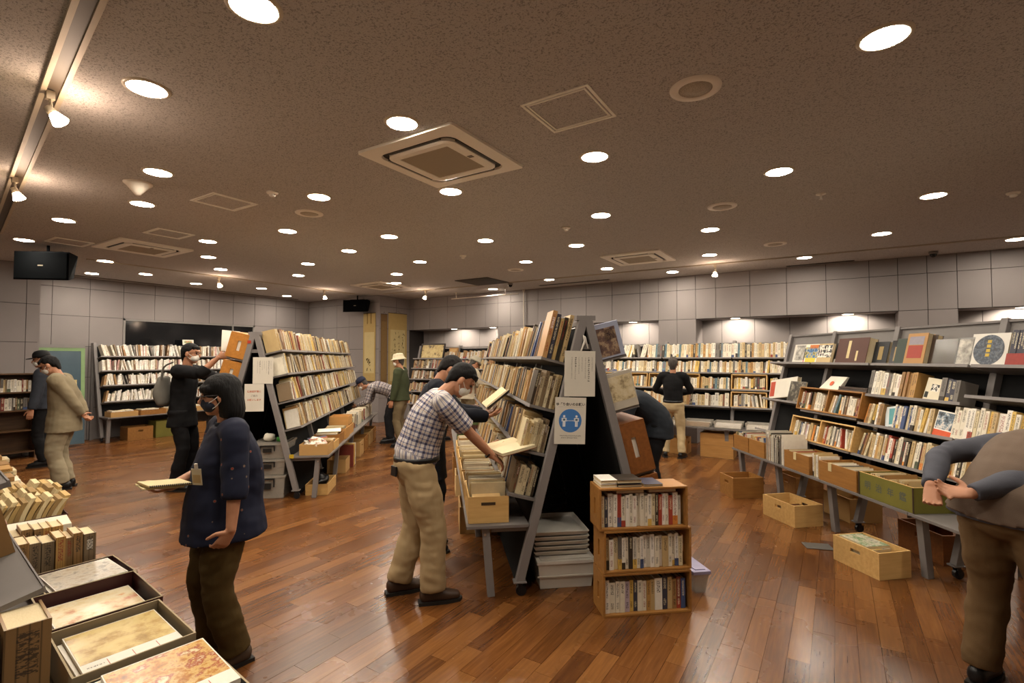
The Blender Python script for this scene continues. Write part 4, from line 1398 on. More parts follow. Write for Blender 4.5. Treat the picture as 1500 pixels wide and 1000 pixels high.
near_face(uC, 'R', 1.64, .19, .26, .05, '#9aa0b4', 'woodblock print book in pale blue plastic on the centre unit', [(.06, .82, .06, .86, pic('pic_wood', [(.3, '#3a2c34'), (.5, '#6b5348'), (.6, '#a48d72'), (.72, '#3f3a4c')], 22, 4, 11)), (.36, .76, .5, .8, pic('pic_wood2', [(.4, '#4c3744'), (.5, '#b39a78'), (.6, '#5a4250')], 60, 2, 4))], .0, 'wrapped_book', .0)
near_face(uC, 'R', 1.27, .2, .27, .06, '#b9b1a2', 'cream sketch album in cloudy plastic on the centre unit', [(.05, .95, .22, .9, pic('pic_sketch', [(.35, '#8d7b5e'), (.48, '#c7b792'), (.7, '#d6cbb0')], 18, 4, 6))], .0, 'wrapped_album', .0)
g = 'brown crates on the ends of the shelf units'
for z, lb, hh in ((.80, 'upper brown crate with oval slot on the right face of the centre unit', .38), (.44, 'lower brown crate with oval slot on the right face of the centre unit', .34)):
    O, w, d, u = uC.frame('R', z, -.01)
    M = FM(O + d * .2 + w * .002, u, -d, w)
    shelf_crate(lb, M, .5, .22, hh, BROWN, g, lining=True)
    crate_books(M, .02, .48, (.19, .24), (.02, .04), (.12, .15), P_DIM, 'inside a brown crate of the centre unit', int(z * 100))
CR2 = wood('amber_crate', '#8e5a1e', '#b97c33', knots=False)
for z, lb, hh, mt in ((1.63, 'upper amber crate with pale slot on the left unit', .3, CR2), (1.31, 'middle amber crate with pale slot on the left unit', .29, CR2), (1.0, 'lowest pale crate on the left unit', .28, PINE2)):
    O, w, d, u = uL.frame('L', z, .5)
    M = FM(O + d * .22 + w * .002, u, -d, w)
    shelf_crate(lb, M, .5, .24, hh, mt, g, lining=True)
    crate_books(M, .02, .48, (.17, .22), (.02, .04), (.12, .15), P_RIGHT, 'inside an amber crate of the left unit', int(z * 100))

# ---- notices on the unit ends
PAPER = pm('notice_paper', '#cfc9bb', .7, var=.04)
INK = pm('notice_ink', '#26221f', .7, var=0)
INKG = pm('notice_ink_pale', '#8c867b', .7, var=0)


def notice(un, x, z, w_, h, label, y=-.035, rot=0):
    M = un.M @ TR((x, y, z)) @ Matrix.Rotation(R(90), 4, 'X') @ Matrix.Rotation(R(rot), 4, 'Z')
    o = thing('notice', label, 'notice', M=M, group='paper notices on the shelf units')
    B().box(0, w_, -h, 0, -.0012, 0).build('sheet', PAPER, o)
    return o


def columns(o, w_, h, k):
    b, p = B(), B()
    for i, (x, L, bold) in enumerate(((.88, .3, 0), (.76, .5, 1), (.66, .45, 0), (.55, .3, 0), (.45, .35, 0), (.33, .2, 1), (.33, .48, 0), (.22, .45, 0))):
        q = b if bold else p
        nb = B()
        greek(nb, 0, L * h, 0, w_ * (.06 if bold else .035), i + k, True)
        q.v += []
        off = (x * w_, -h * .14, 0)
        q.add([(v[0] + off[0], v[1] + off[1], v[2]) for v in nb.v], nb.f)
    b.build('bold_print', INK, o)
    p.build('fine_print', INKG, o)


o = notice(uC, .35, 1.712, .226, .325, 'white sheet of vertical print hung at the apex of the centre unit', rot=-1)
columns(o, .226, .325, 3)
o = notice(uC, .28, 1.383, .226, .33, 'notice with a blue circle of two distanced figures', -.037, rot=-2)
put('heading', text_mesh('ゆずり合いのお願い', .0235, INK, bold=.0006), o, TR((.113, -.05, .0006)))
BLUE = pm('notice_blue', '#3f74b4', .6, var=.03)
B().lathe([(.083, 0), (.083, .0006)], 36, TR((.113, -.165, 0))).build('blue_circle', BLUE, o)
for sx in (-.045, .045):
    b = B()
    q = TR((.113 + sx, -.165, .0006))
    b.lathe([(.0085, 0), (.0085, .0005)], 14, q @ TR((0, .031, 0)))
    b.box(-.012, .012, -.004, .02, 0, .0005, q).box(-.018, -.0135, -.006, .019, 0, .0005, q).box(.0135, .018, -.006, .019, 0, .0005, q).box(-.0095, -.001, -.042, -.004, 0, .0005, q).box(.001, .0095, -.042, -.004, 0, .0005, q)
    b.build('figure', pm('figure_pale', '#dfe4e4', .6, var=0), o)
    B().box(-.008, .008, .0, .014, .0005, .0009, q).build('figure_shirt', pm('shirt_slate', '#4a5c6e', .6, var=0), o)
B().box(.092, .134, -.1665, -.1635, .0005, .0011).add([(.088, -.165, .0011), (.094, -.160, .0011), (.094, -.17, .0011)], [(0, 1, 2)]).add([(.138, -.165, .0011), (.132, -.160, .0011), (.132, -.17, .0011)], [(0, 2, 1)]).build('arrow', pm('figure_pale', '#dfe4e4', .6, var=0), o)
b = B()
greek(b, .04, .19, -.275, .008, 5)
greek(b, .05, .165, -.29, .008, 6)
b.build('fine_print', INK, o)
B().box(.025, .205, -.069, -.068, 0, .0006).build('rule', INKG, o)
o = thing('cord_knot', 'white cord loop tied at the apex of the centre unit', 'cord', M=uC.M @ TR((.47, -.035, 1.71)))
B().tube([(0, 0, 0), (.015, 0, .04), (.03, 0, .075), (.02, 0, .11), (.035, 0, .075), (.05, 0, .02)], [.006, .007, .012, .008, .006, .005], n=8).build('cord', pm('cord_white', '#c9c4ba', .7), o, True)
o = notice(uL, .5, 1.668, .225, .31, 'white sheet of vertical print at the apex of the left unit')
columns(o, .225, .31, 9)
o = notice(uL, .415, 1.356, .215, .32, 'white card with three lines of orange-red print on the left unit', -.04)
ORI = pm('orange_ink', '#b5603c', .7, var=0)
for s_, y_, m_ in (('感染症対策に', -.09, ORI), ('ご協力', -.14, INKG), ('お願いします', -.187, ORI)):
    put('print_line', text_mesh(s_, .026, m_, bold=.0006), o, TR((.107, y_, .0006)))
o = thing('red_sticker', 'small red sticker on the left unit post', 'sticker', M=uL.M @ TR((.435, -.032, 1.83)))
B().box(0, .04, -.003, 0, 0, .035).build('sticker', pm('sticker_red', '#a8341f', .5, var=0), o)
o = thing('yellow_sticker', 'small yellow tape tag on the leg of the left unit', 'sticker', M=uL.M @ TR((UW - .1, -.035, .48)))
B().box(0, .05, -.003, 0, 0, .045).build('sticker', pm('sticker_yellow', '#b79a24', .5, var=0), o)

# ---- clear tubs inside the centre unit and beside it
Mc = uC.M @ TR((.15, .05, 0))
g = 'cloudy storage tubs under the centre unit'
tub('cloudy plastic tub at the front of the centre unit floor', Mc @ TR((.02, .0, .0)), .42, .5, .19, CLEARW, True, group=g, ribs=1)
tub('cloudy plastic tub lower rear under the centre unit', Mc @ TR((-.03, .52, .0)), .5, .5, .22, CLEARW, True, group=g, ribs=1)
for k in range(5):
    tub(f'nested cloudy tray, {ordw(k)} from the bottom under the centre unit', Mc @ TR((.0, .06, .215 + k * .035)), .42, .46, .032, CLEARW, False, group=g)
o = tub('small clear tub with a lilac lid behind the crate stack', TR((-.86, 3.72, 0), A1 + R(2)), .12, .3, .15, CLEAR, True, group='', lidm=pm('lilac_lid', '#8f8aa8', .4))
o = tub('low wooden-edged tray of papers behind the crate stack', TR((-1.25, 3.75, .0), A1), .3, .3, .12, OAKC, False, group='')
# clear tubs in the left unit
g = 'clear tubs with black handles'
Ml = uL.M @ TR((.46, .02, 0))
for k, (z, h) in enumerate(((.0, .26), (.28, .17), (.47, .17))):
    tub(f'clear tub with black handle, {("bottom", "middle", "top")[k]} of the stack in the left unit', Ml @ TR((.0, 0, z)), .4, .45, h, CLEAR, True, True, g)
o = thing('plastic_bag', 'crumpled white plastic bag on the top clear tub', 'bag', M=Ml @ TR((.18, .12, .665)))
b = B()
b.ell((0, 0, .04), (.07, .06, .045), n=14, m=9)
b.v = [tuple(V(p) * (1 + .25 * mnoise.noise(V(p) * 30))) for p in b.v]
b.build('bag_body', pm('bag_white', '#ded8c8', .6), o, True)
o = thing('green_tape', 'roll of green masking tape on the top clear tub', 'tape', M=Ml @ TR((.32, .12, .662)))
B().rings([[V((r * math.cos(a), r * math.sin(a), z)) for a in [2 * math.pi * k / 24 for k in range(24)]] for r, z in ((.035, 0), (.055, 0), (.055, .045), (.035, .045), (.035, 0))], True, False).build('roll', pm('tape_green', '#3f8a3a', .5), o, True)

# ---- centre unit table
TLC = lambda y, x=-.335, z=.502, rz=-90: uC.M @ TR((x, y, z), R(rz))
g = 'boxes on the centre table'
Mb = uC.M @ TR((-.33, .02, .502))
open_box('plywood_box', 'pale plywood box packed with old booklets before the plaid man', 'box', Mb, .285, .5, .185, PINE2, .009, group=g)
# slot in its near end
B().box(.09, .19, -.002, .0, .125, .145).build('slot', pm('slot_dark', '#3a2a18', .8, var=0), bpy.data.objects['plywood_box'])
sheet_stack('bound_volume', Mb @ TR((.012, .12, .01)), 28, .262, .3, .012, ['#e4dcc8', '#d8c9a4', '#c2a878', '#e4dcc8', '#cfcabd'], 'packed in the plywood box', 81, R(12), h=.27, noun='booklet')
bk = thing('manila_folder', 'manila sheet lying at the front of the plywood box', 'folder', M=Mb @ TR((.03, .02, .15), 0, R(25)))
B().box(0, .2, 0, .13, 0, .004).build('sheet', CARD2, bk)
for q, (y0, n) in enumerate(((.6, 30), (1.15, 34), (1.75, 34), (2.4, 34))):
    open_box('plywood_box', f'low plywood box of booklets on the centre table, {ordw(q + 1)} from its near end', 'box', uC.M @ TR((-.33, y0, .502)), .3, .48, .13, PINE2, .009, group=g)
    sheet_stack('bound_volume', uC.M @ TR((-.31, y0 + .04, .512)), n, .26, .3, .0125, ['#e4dcc8', '#d8c9a4', '#c2a878', '#e4dcc8', '#9a7446'], f'in the {ordw(q + 1)} low box on the centre table', 85 + q, R(8), h=.17, noun='booklet')
for k in range(6):
    o = thing('boxed_set', f'green and brown striped boxed volume, {ordw(k)} from the bottom of the far pile', 'book', M=uC.M @ TR((-.30, 3.3, .502 + k * .085)), group='striped boxed volumes')
    for j in range(6):
        B().box(j * .05, j * .05 + .048, 0, .22, 0, .083).build('volume_spine', pm('set_green', '#4e5a30', .6) if k % 3 < 2 else pm('set_brown', '#4a2a1e', .6), o)
# stack of things and bags below the centre table
for k, (x, y, c) in enumerate(((-.34, 1.3, CARD), (-.34, 2.6, CARD2), (-.34, 3.75, OAKC))):
    open_box('carton', f'dim carton under the centre table, {ordw(k)} from its near end', 'box', uC.M @ TR((x, y, 0)), .3, .42, .25, c, group='cartons under the centre table')
# bundles turned towards the near end of each centre shelf
def end_row(un, z, y, hs, ts, pal, where, seed, length=.19, lean=0):
    O, w, d, u = un.frame('L', z, y)
    e = un.M.to_3x3() @ V((0, 1, 0))
    row('bound_volume', O + d * length + e * .2, -d, w, -e, length, hs, ts, (.16, .19), pal, where, seed, lean, depth=.2)


for z, nm in ((1.28, 'second'), (.97, 'third'), (.66, 'lowest')):
    end_row(uC, z, .04, (.22, .27) if z > 1 else (.19, .24), (.012, .03), ['#d8c9a4', '#c2a878', '#d8c9a4', '#1d1c1d', '#7d6a52'], f'in the {nm} centre shelf end bundle', int(z * 10) + 150)
ENT[:] = [e for e in ENT if not (' shelf of the centre unit' in e['where'] and (uC.M.inverted() @ e['M'].translation).y < .27)]
for k, (x, h, th, c, lb) in enumerate(((.0, .35, .034, '#b98d5a', 'tall tan album with white edges on the centre top shelf'), (.04, .335, .03, '#2a3550', 'tall navy album on the centre top shelf'), (.074, .31, .022, '#b59a66', 'tall buff string-tied volume on the centre top shelf'), (.1, .325, .028, '#1c2426', 'tall greenish black album on the centre top shelf'), (.132, .35, .03, '#c2a878', 'tall bundle of string-tied volumes at the post of the centre unit'))):
    O, w, d, u = uC.frame('L', 1.62, .04 + .015 * (k % 2))
    e = uC.M.to_3x3() @ V((0, 1, 0))
    free_book('bound_volume', O + d * (.19 - x) + w * .002, -d * th, e * .21, w * h, '#d8c9a4', lb, 'volume', 'tall albums on the centre top shelf').color = (*lin(c), 1)

# ---- left unit table and floor
TR_ = lambda x, y, z=.502, rz=0: uL.M @ TR((x, y, z), R(rz))
g = 'boxes on the left unit table'
o = open_box('carton', 'open cardboard box of crumpled papers on the left unit table', 'box', TR_(UW + .0, .0), .33, .3, .13, CARD, .006, False, g)
for k in range(7):
    rr = random.Random(40 + k)
    pz = thing('crumpled_paper', f'crumpled paper with red print, {ordw(k)} in the cardboard box', 'paper', M=TR_(UW + .05 + rr.uniform(0, .2), .05 + rr.uniform(0, .18), .61 + rr.uniform(0, .05)), group='papers in the cardboard box')
    b = B()
    b.ell((0, 0, 0), (.06, .06, .045), n=10, m=7)
    b.v = [tuple(V(p) * (1 + .7 * mnoise.noise(V(p) * 25 + V((k, 0, 0))))) for p in b.v]
    b.build('paper', pic('crumple' + str(k % 2), [(.3, '#d8d0c0'), (.55, '#e6e0d2'), (.62, ('#b4543e', '#8f8a98')[k % 2]), (.68, '#ddd6c6')], 22, 3, k % 2, .7), pz)
free_book('book', TR_(UW + .1, .06, .655) @ V((0, 0, 0)), TR_(0, 0).to_3x3() @ V((0, 0, .018)), TR_(0, 0).to_3x3() @ V((.2, .06, .05)), TR_(0, 0).to_3x3() @ V((-.04, .15, 0)), '#1e2a44', 'navy book lying askew in the cardboard box')
for k, (y, x, w_, d_, h, mt, lb) in enumerate(((.36, UW, .33, .3, .1, PINE2, 'shallow pine tray of papers on the left unit table'), (.78, UW - .02, .33, .36, .13, OAKC, 'brown tray with a white envelope on the left unit table'), (1.2, UW + .02, .3, .3, .15, PINE, 'lower pine box in the pair on the left unit table'), (1.62, UW, .3, .36, .14, PINE, 'long pine box on the left unit table'))):
    open_box('wooden_tray', lb, 'tray', TR_(x, y), w_, d_, h, mt, .009, False, g)
    sheet_stack('bound_volume', TR_(x + .02, y + .03, .512), 16, w_ - .05, .2, .013, P_BAG[:11], f'in the {" ".join(lb.split()[:4])}', 91 + k, R(14), h=h * 1.1, noun='booklet')
open_box('wooden_tray', 'pine box stacked on another on the left unit table', 'tray', TR_(UW + .0, 1.62, .645), .28, .34, .13, PINE, .009, False, g)
o = thing('envelope', 'white envelope lying across the brown tray', 'envelope', M=TR_(UW + .02, .8, .66) @ TR((0, 0, 0), R(10), R(4)))
B().box(0, .3, 0, .22, 0, .004).build('envelope', pm('bag_white', '#ded8c8', .6), o)
row('book', TR_(UW + .02, 2.1).translation, TR_(0, 0).to_3x3() @ V((0, 1, 0)), V((0, 0, 1)), TR_(0, 0).to_3x3() @ V((1, 0, 0)), 2.4, (.17, .24), (.015, .04), (.16, .2), P_DIM + P_BACK[:8], 'along the far end of the left unit table', 99, .2, depth=.24)
o = open_box('wooden_crate', 'pine floor crate holding a black bag under the left unit', 'crate', TR_(UW + .045, .12, 0), .26, .5, .13, PINE2, .01, False)
o = thing('black_bag', 'black vinyl bag slumped in the pine floor crate', 'bag', M=TR_(UW + .175, .37, .03))
b = B()
b.ell((0, 0, .09), (.085, .15, .075), n=16, m=10)
b.v = [tuple(V(p) * (1 + .3 * mnoise.noise(V(p) * 14))) for p in b.v]
b.build('bag_body', pm('bag_black', '#0e0e10', .35), o, True)
open_box('carton', 'small carton with papers on the floor by the left unit', 'box', TR_(UW + .045, 1.3, 0), .26, .34, .19, CARD, .006, False)
for k, (c, y, lb) in enumerate((('#7a2a26', 1.72, 'dark red portfolio standing on the floor by the left unit'), ('#d9b45a', 1.82, 'yellow portfolio standing on the floor by the left unit'), ('#e4dcc8', 1.9, 'cream portfolio standing on the floor by the left unit'))):
    free_book('book', TR_(UW + .34, y, .002).translation, TR_(0, 0).to_3x3() @ V((0, .05, 0)), TR_(0, 0).to_3x3() @ V((-.3, 0, 0)), V((0, 0, .33)), c, lb, 'portfolio', 'portfolios on the floor')
for k in range(4):
    open_box('carton', f'dim carton under the left unit table, {ordw(k)} of the far ones', 'box', TR_(UW + .045, (2.5, 3.05, 3.7, 4.2)[k], 0), .28, .42, .24, (CARD, OAKC)[k % 2], group='cartons under the left unit')

# ---- left wall unit table, cartons, small card
TW = lambda x, y, z=.502, rz=0: uW.M @ TR((x, y, z), R(rz))
for k in range(8):
    open_box('carton', f'shallow carton of leaflets on the left wall table, {ordw(k)} from its left end', 'box', TW(UW + .03, .02 + k * .5), .3, .46, .1, (CARD, OAKC, CARD2)[k % 3], .006, False, 'cartons on the left wall table')
    sheet_stack('pamphlet', TW(UW + .05, .06 + k * .5, .51), 12, .26, .3, .025, P_PAM[:13], f'in the {ordw(k)} carton on the left wall table', 111 + k, R(8), h=.11, noun='leaflet')
for k, (y, mt, h, lb) in enumerate(((.35, OAKC, .26, 'brown crate under the left wall table, first from its left end'), (.85, GREEN, .34, 'yellow-green lidded box under the left wall table'), (1.4, OAKC, .24, 'brown crate under the left wall table beside the green box'), (2.2, CARD, .24, 'carton under the left wall table behind the man in black'))):
    open_box('wooden_crate', lb, 'crate', TW(UW - .15, y, 0), .36, .45, h, mt, group='crates under the left wall table')
o = thing('card_stand', 'small white photo card standing on the left wall unit', 'card', M=TW(.56, 1.75, UT - .02) @ TR((0, 0, .02), R(90), R(-8)))
B().box(-.12, .12, -.004, 0, 0, .12).build('card', PAPER, o)
B().box(-.08, .08, -.005, -.004, .04, .09).build('photo', pic('pic_land', [(.3, '#35502c'), (.5, '#7f9a5a'), (.65, '#b04438'), (.75, '#cfd4d0')], 20, 3, 1), o)

# ---- back wall unit: plastic trays, crates
TB = lambda x, y, z=.502, rz=-90: uB.M @ TR((x, y, z), R(rz))
for k in range(8):
    y = 4.3 - k * .48
    o = tub(f'clear plastic tray of papers on the back table, {ordw(k)} from its left end', TB(-.33, y), .44, .3, .11, CLEAR, False, group='clear trays on the back table')
    sheet_stack('print_sleeve', TB(-.33, y) @ TR((.02, .04, .01)), 9, .4, .3, .012, ['#f3efe6', '#efe9dc', '#cfcabd', '#9a7446'], f'in the {ordw(k)} clear tray on the back table', 121 + k, R(-50), h=.1)
g = 'crates on the floor by the back wall'
BF = lambda x, y: TR((x, y, 0))
open_box('wooden_crate', 'knotty pine crate, lower of the pair under the back table', 'crate', BF(-1.95, 8.98), .52, .34, .2, PINE, planks=1, group=g, hole=False)
open_box('wooden_crate', 'knotty pine crate, upper of the pair under the back table', 'crate', TR((-1.95, 8.98, .202)), .52, .34, .2, PINE, planks=1, group=g, hole=False)
open_box('wooden_crate', 'pine crate behind the right leg of the man in black', 'crate', BF(-2.6, 8.99), .42, .34, .27, PINE, group=g)
open_box('wooden_crate', 'pine crate left of the man in black', 'crate', BF(-3.15, 8.99), .42, .34, .26, PINE, group=g)
open_box('carton', 'lower cardboard carton at the left of the back crates', 'box', BF(-3.75, 9.0), .4, .36, .22, CARD, .006, False, g)
open_box('carton', 'upper cardboard carton at the left of the back crates', 'box', TR((-3.72, 9.02, .222)), .36, .32, .15, CARD2, .006, False, g)
for k, (z, lb) in enumerate(((1.08, 'upper pale crate frame at the right end of the back shelves'), (.79, 'lower pale crate frame at the right end of the back shelves'))):
    O, w, d, u = uB.frame('L', z, 1.2)
    shelf_crate(lb, FM(O + d * .195 + w * .0012, u, -d, w), .55, .2, .26, PINE2, 'crate frames on the back shelves', False, .014)
    O, w, d, u = uB.frame('L', z, 1.21)
for k, y in enumerate((3.55, 2.62)):
    O, w, d, u = uB.frame('L', 1.08, y)
    shelf_crate(f'long pale crate frame {("left", "right")[k]} of the man in black on the back shelves', FM(O + d * .195 + w * .0012, u, -d, w), .9, .2, .26, PINE2, 'crate frames on the back shelves', False, .012)

# ---- far shelf: framed picture and boxes
o = thing('framed_picture', 'framed yellowish ink drawing leaning on the far shelf', 'picture', M=TR((-8.74, 9.42, 1.63), 0, R(-14)))
f = B()
for q in ((0, .76, 0, .03), (0, .76, .36, .39), (0, .03, .03, .36), (.73, .76, .03, .36)):
    f.box(q[0], q[1], -.02, .01, q[2], q[3])
f.build('frame', pm('frame_black', '#1c1612', .4), o)
B().box(.03, .73, -.004, .004, .03, .36).build('drawing', pic('pic_ink', [(.36, '#4a3a20'), (.43, '#a8925a'), (.6, '#b8a46a'), (.75, '#c4b27a')], 14, 5, 8), o)
for k, (x, w_, h, c) in enumerate(((-7.9, .26, .28, '#9a7446'), (-6.85, .3, .2, '#6b4a2c'))):
    o = thing('picture_mount', f'{("tan", "brown")[k]} board case standing on the far shelf', 'case', M=TR((x, 9.5, 1.63), 0, R(-12)))
    B().box(0, w_, 0, .04, 0, h).build('case', pm('case_' + c.strip('#'), c, .6), o, bevel=.003)
    B().box(.03, w_ - .03, -.001, .001, .03, h - .03).build('label', pm('case_lab' + str(k), '#b08f5c', .6), o)
o = thing('basket', 'round brown bark container on the far end of the centre shelf', 'basket', M=FM(*(lambda f: (f[0] + f[2] * .09 + f[1] * .002, f[3], -f[2], f[1]))(uC.frame('L', 1.62, 4.5))))
B().lathe([(.075, 0), (.088, .05), (.088, .16), (.092, .18), (.08, .18), (.072, .02)], 20).build('basket', pm('bark', '#7b4a2e', .7, var=.3, scale=30), o, True)

# ---- hanging scrolls
SILK = pm('scroll_silk', '#a8905a', .8, var=.12, scale=10)
SILKD = pm('scroll_brown', '#6e5432', .8, var=.15, scale=20)
SPAP = pm('scroll_paper', '#b9a878', .8, var=.1, scale=8)
SUMI = pm('sumi_ink', '#15110d', .8, var=0)


def strokes(b, x, z, s, seed):
    rr = random.Random(seed)
    for k in range(rr.randint(2, 4)):
        p = V((x + rr.uniform(-.5, .5) * s, -.004, z + rr.uniform(-.5, .5) * s))
        q = p + V((rr.uniform(-.6, .6) * s, 0, rr.uniform(-.8, .3) * s))
        b.bar(p, q, .0012, s * rr.uniform(.12, .3), (0, 1, 0))


def scroll(label, M, w_, h, cols, seed, mount=SILK, sheet=(.12, .72), pap=None):
    o = thing('hanging_scroll', label, 'scroll', M=M, group='hanging scrolls')
    B().box(0, w_, 0, .003, 0, h).build('mount', mount, o)
    B().box(w_ * .1, w_ * .9, -.001, 0, h * sheet[0], h * sheet[1]).build('paper', pap or SPAP, o)
    B().cyl((-.03, -.005, 0), (w_ + .03, -.005, 0), .014, n=10).build('lower_roller', pm('roller', '#3a2616', .5), o)
    B().cyl((0, 0, h), (w_, 0, h), .007, n=8).build('top_rod', pm('roller', '#3a2616', .5), o)
    B().bar((w_ * .3, -.001, h), (w_ * .5, -.001, h + .06), .003, .003).bar((w_ * .7, -.001, h), (w_ * .5, -.001, h + .06), .003, .003).build('hanging_cord', pm('roller', '#3a2616', .5), o)
    b = B()
    for c, (x, z0, z1, s) in enumerate(cols):
        z = z1
        k = 0
        while z > z0:
            strokes(b, x * w_, z * h, s, seed * 31 + c * 7 + k)
            z -= s * 1.5 / h
            k += 1
    if b.v:
        b.build('calligraphy', SUMI, o)
    return o


o = scroll('narrow pale hanging scroll with one large brushed character', TR((-10.48, 9.135, 1.05)), .46, 1.78, [(.5, .18, .3, .11), (.45, .2, .32, .13), (.55, .22, .3, .1)], 1)
B().bar((.16, -.002, 1.78), (.16, -.002, 1.5), .002, .03, (0, 1, 0)).bar((.3, -.002, 1.78), (.3, -.002, 1.5), .002, .03, (0, 1, 0)).build('ribbon', SILKD, o)
scroll('narrow brown hanging scroll on the wall return', TR((-9.89, 9.2, .9), R(90)), .22, 1.9, [], 2, SILKD, (.1, .9), pm('scroll_drab', '#7a6038', .8, var=.2, scale=20))
scroll('wide tan hanging scroll with columns of brush calligraphy', TR((-9.88, 9.45, .85), R(90)), .68, 2.0, [(.78, .3, .72, .075), (.55, .25, .74, .06), (.34, .25, .74, .06), (.2, .35, .52, .05)], 3, SILK, (.1, .78))

# ---- left edge: low bookcase and taped board
WALN = wood('dark_bookcase', '#3f2a18', '#5f4226', axis='y')
o = thing('bookcase', 'brown open bookcase at the left edge with two rows of books', 'bookcase', (-11.58, .9, 0))
for q in ((0, .02), (1.98, 2.0)):
    B().box(0, .28, q[0], q[1], 0, 1.4).build('side', WALN, o)
for z in (.1, .45, .78, 1.08, 1.385):
    B().box(0, .28, .02, 1.98, z, z + .02).build('shelf', WALN, o)
B().box(0, .008, .02, 1.98, .1, 1.4).build('back', WALN, o)
for z in (.8, 1.1):
    row('book', V((-11.56, .95, z)), V((0, 1, 0)), V((0, 0, 1)), V((1, 0, 0)), 1.9, (.18, .22), (.02, .045), (.13, .16), P_DIM + ['#e4dcc8', '#efe9dc', '#4a5a44', '#d9b45a'], 'in the brown bookcase at the left edge', int(z * 10), .02, depth=.2)
o = thing('taped_board', 'glossy notice board in plastic edged with pale green tape', 'notice board', M=TR((-12.0, 3.05, .05), R(90), R(-3)))
B().box(0, .72, 0, .03, 0, 1.84).build('panel', pm('board_bluegrey', '#4b5d68', .15, var=.3, scale=3), o)
for q in ((0, .72, 1.74, 1.8), (.66, .72, .5, 1.74), (0, .05, .5, 1.74), (0, .72, .5, .54)):
    B().box(q[0], q[1], -.004, 0, q[2], q[3]).build('tape_strip', pm('tape_pale', '#7d9a6a', .6), o)
B().box(.08, .6, -.006, -.002, .6, 1.2).build('poster', pic('pic_poster', [(.3, '#b79a4a'), (.5, '#d6c48a'), (.7, '#8f7a4a')], 8, 3, 4), o)
B().box(0, .72, -.01, .04, 1.8, 1.86).build('top_rail', GREY, o)

# ---- near-left table of prints
TN = lambda x, y, z=.502, rz=0: uN.M @ TR((x + .06, y + .12, z), R(rz))
o = thing('side_table', 'grey table end carrying the nearest print boxes', 'table', M=uN.M)
B().box(UW - .1, UW + .36, -1.6, -.04, .478, .5).build('table_top', GREYB, o)
for y in (-1.5, -.3):
    for x in (UW - .05, UW + .26):
        B().bar((x, y, .478), (x, y, 0), .05, .05, (0, 1, 0)).build('leg', GREY, o)
MAR = pm('maroon_box', '#3a1413', .45, var=.1)
KRA = pm('kraft_box', '#86775d', .7, var=.08)
NAV = pm('navy_box', '#20222c', .5, var=.1)
CAL = [pic('cal_a', [(.3, '#5a3418'), (.42, '#a8702f'), (.5, '#c9a868'), (.58, '#8f3d24'), (.66, '#d8c49a'), (.8, '#d9cdb0')], 16, 6, 1, .25), pic('cal_b', [(.28, '#6b5236'), (.4, '#a88a52'), (.5, '#c8b074'), (.62, '#d2bc84'), (.78, '#b59a5e')], 9, 5, 2, .2), pic('cal_c', [(.3, '#b06a4a'), (.45, '#d8c49a'), (.6, '#e0d4b4'), (.75, '#c78f5a')], 12, 4, 3, .2), pic('cal_d', [(.3, '#6d655a'), (.5, '#b9b0a0'), (.65, '#a08f76')], 26, 4, 4, .3)]
REDL = pm('divider_red', '#a8463c', .6, var=0)
PWH = pm('print_white', '#d6d1c4', .55, var=.05)


def print_box(y0, x0, L, D, h, mat, label, n, ci, heap, seed, rz=0, strip=True):
    M = TN(x0, y0, .502, rz)
    o = open_box('print_box', label, 'box', M, D, L, h, mat, .006, False, 'boxes of prints at lower left', rim=pm('rim_pale', '#9a8a6c', .7))
    rr = random.Random(seed)
    z = .012
    dz = heap / n
    for k in range(n):
        pl = thing('print', f'print, {ordw(n - 1 - k)} from the top in the {" ".join(label.split()[:3])}', 'print', M=M @ TR((.02 + rr.uniform(0, .02), .02 + rr.uniform(0, .025), z), R(rr.uniform(-2, 2))), group='prints in the ' + ' '.join(label.split()[:3]))
        pw, pl_ = D - .065, L - .07
        B().box(0, pw, 0, pl_, 0, dz - .001).build('sheet', PWH, pl)
        if k == n - 1:
            s0 = .22 if strip else 0
            B().box(.004, pw - .004, pl_ * s0, pl_ - .006, dz - .001, dz - .0004).build('picture', CAL[ci], pl)
            if strip:
                for q in range(1, 4):
                    B().box(pw * q / 4 - .001, pw * q / 4 + .001, pl_ * .04, pl_ * s0 * .8, dz - .001, dz - .0005).build('divider', REDL, pl)
                b = B()
                greek(b, 0, pw * .15, 0, .008, seed, z=dz)
                b.v = [(v[0] + pw * .05, v[1] + pl_ * .1, v[2] - .0004) for v in b.v]
                b.build('fine_print', INK, pl)
        z += dz
    return o


print_box(-.98, UW + .0, .42, .36, .1, NAV, 'navy print box nearest the camera on the lower left table', 7, 0, .12, 1)
print_box(-.54, UW - .01, .42, .36, .12, KRA, 'kraft print box beside the nearest one on the lower left table', 6, 1, .085, 2)
print_box(-.1, UW + .0, .42, .37, .12, MAR, 'maroon print box in the middle of the lower left table', 5, 2, .06, 3, strip=False)
print_box(.36, UW + .06, .36, .34, .09, MAR, 'small maroon print box with a wrapped magazine on the lower left table', 6, 3, .08, 4, 3, strip=False)
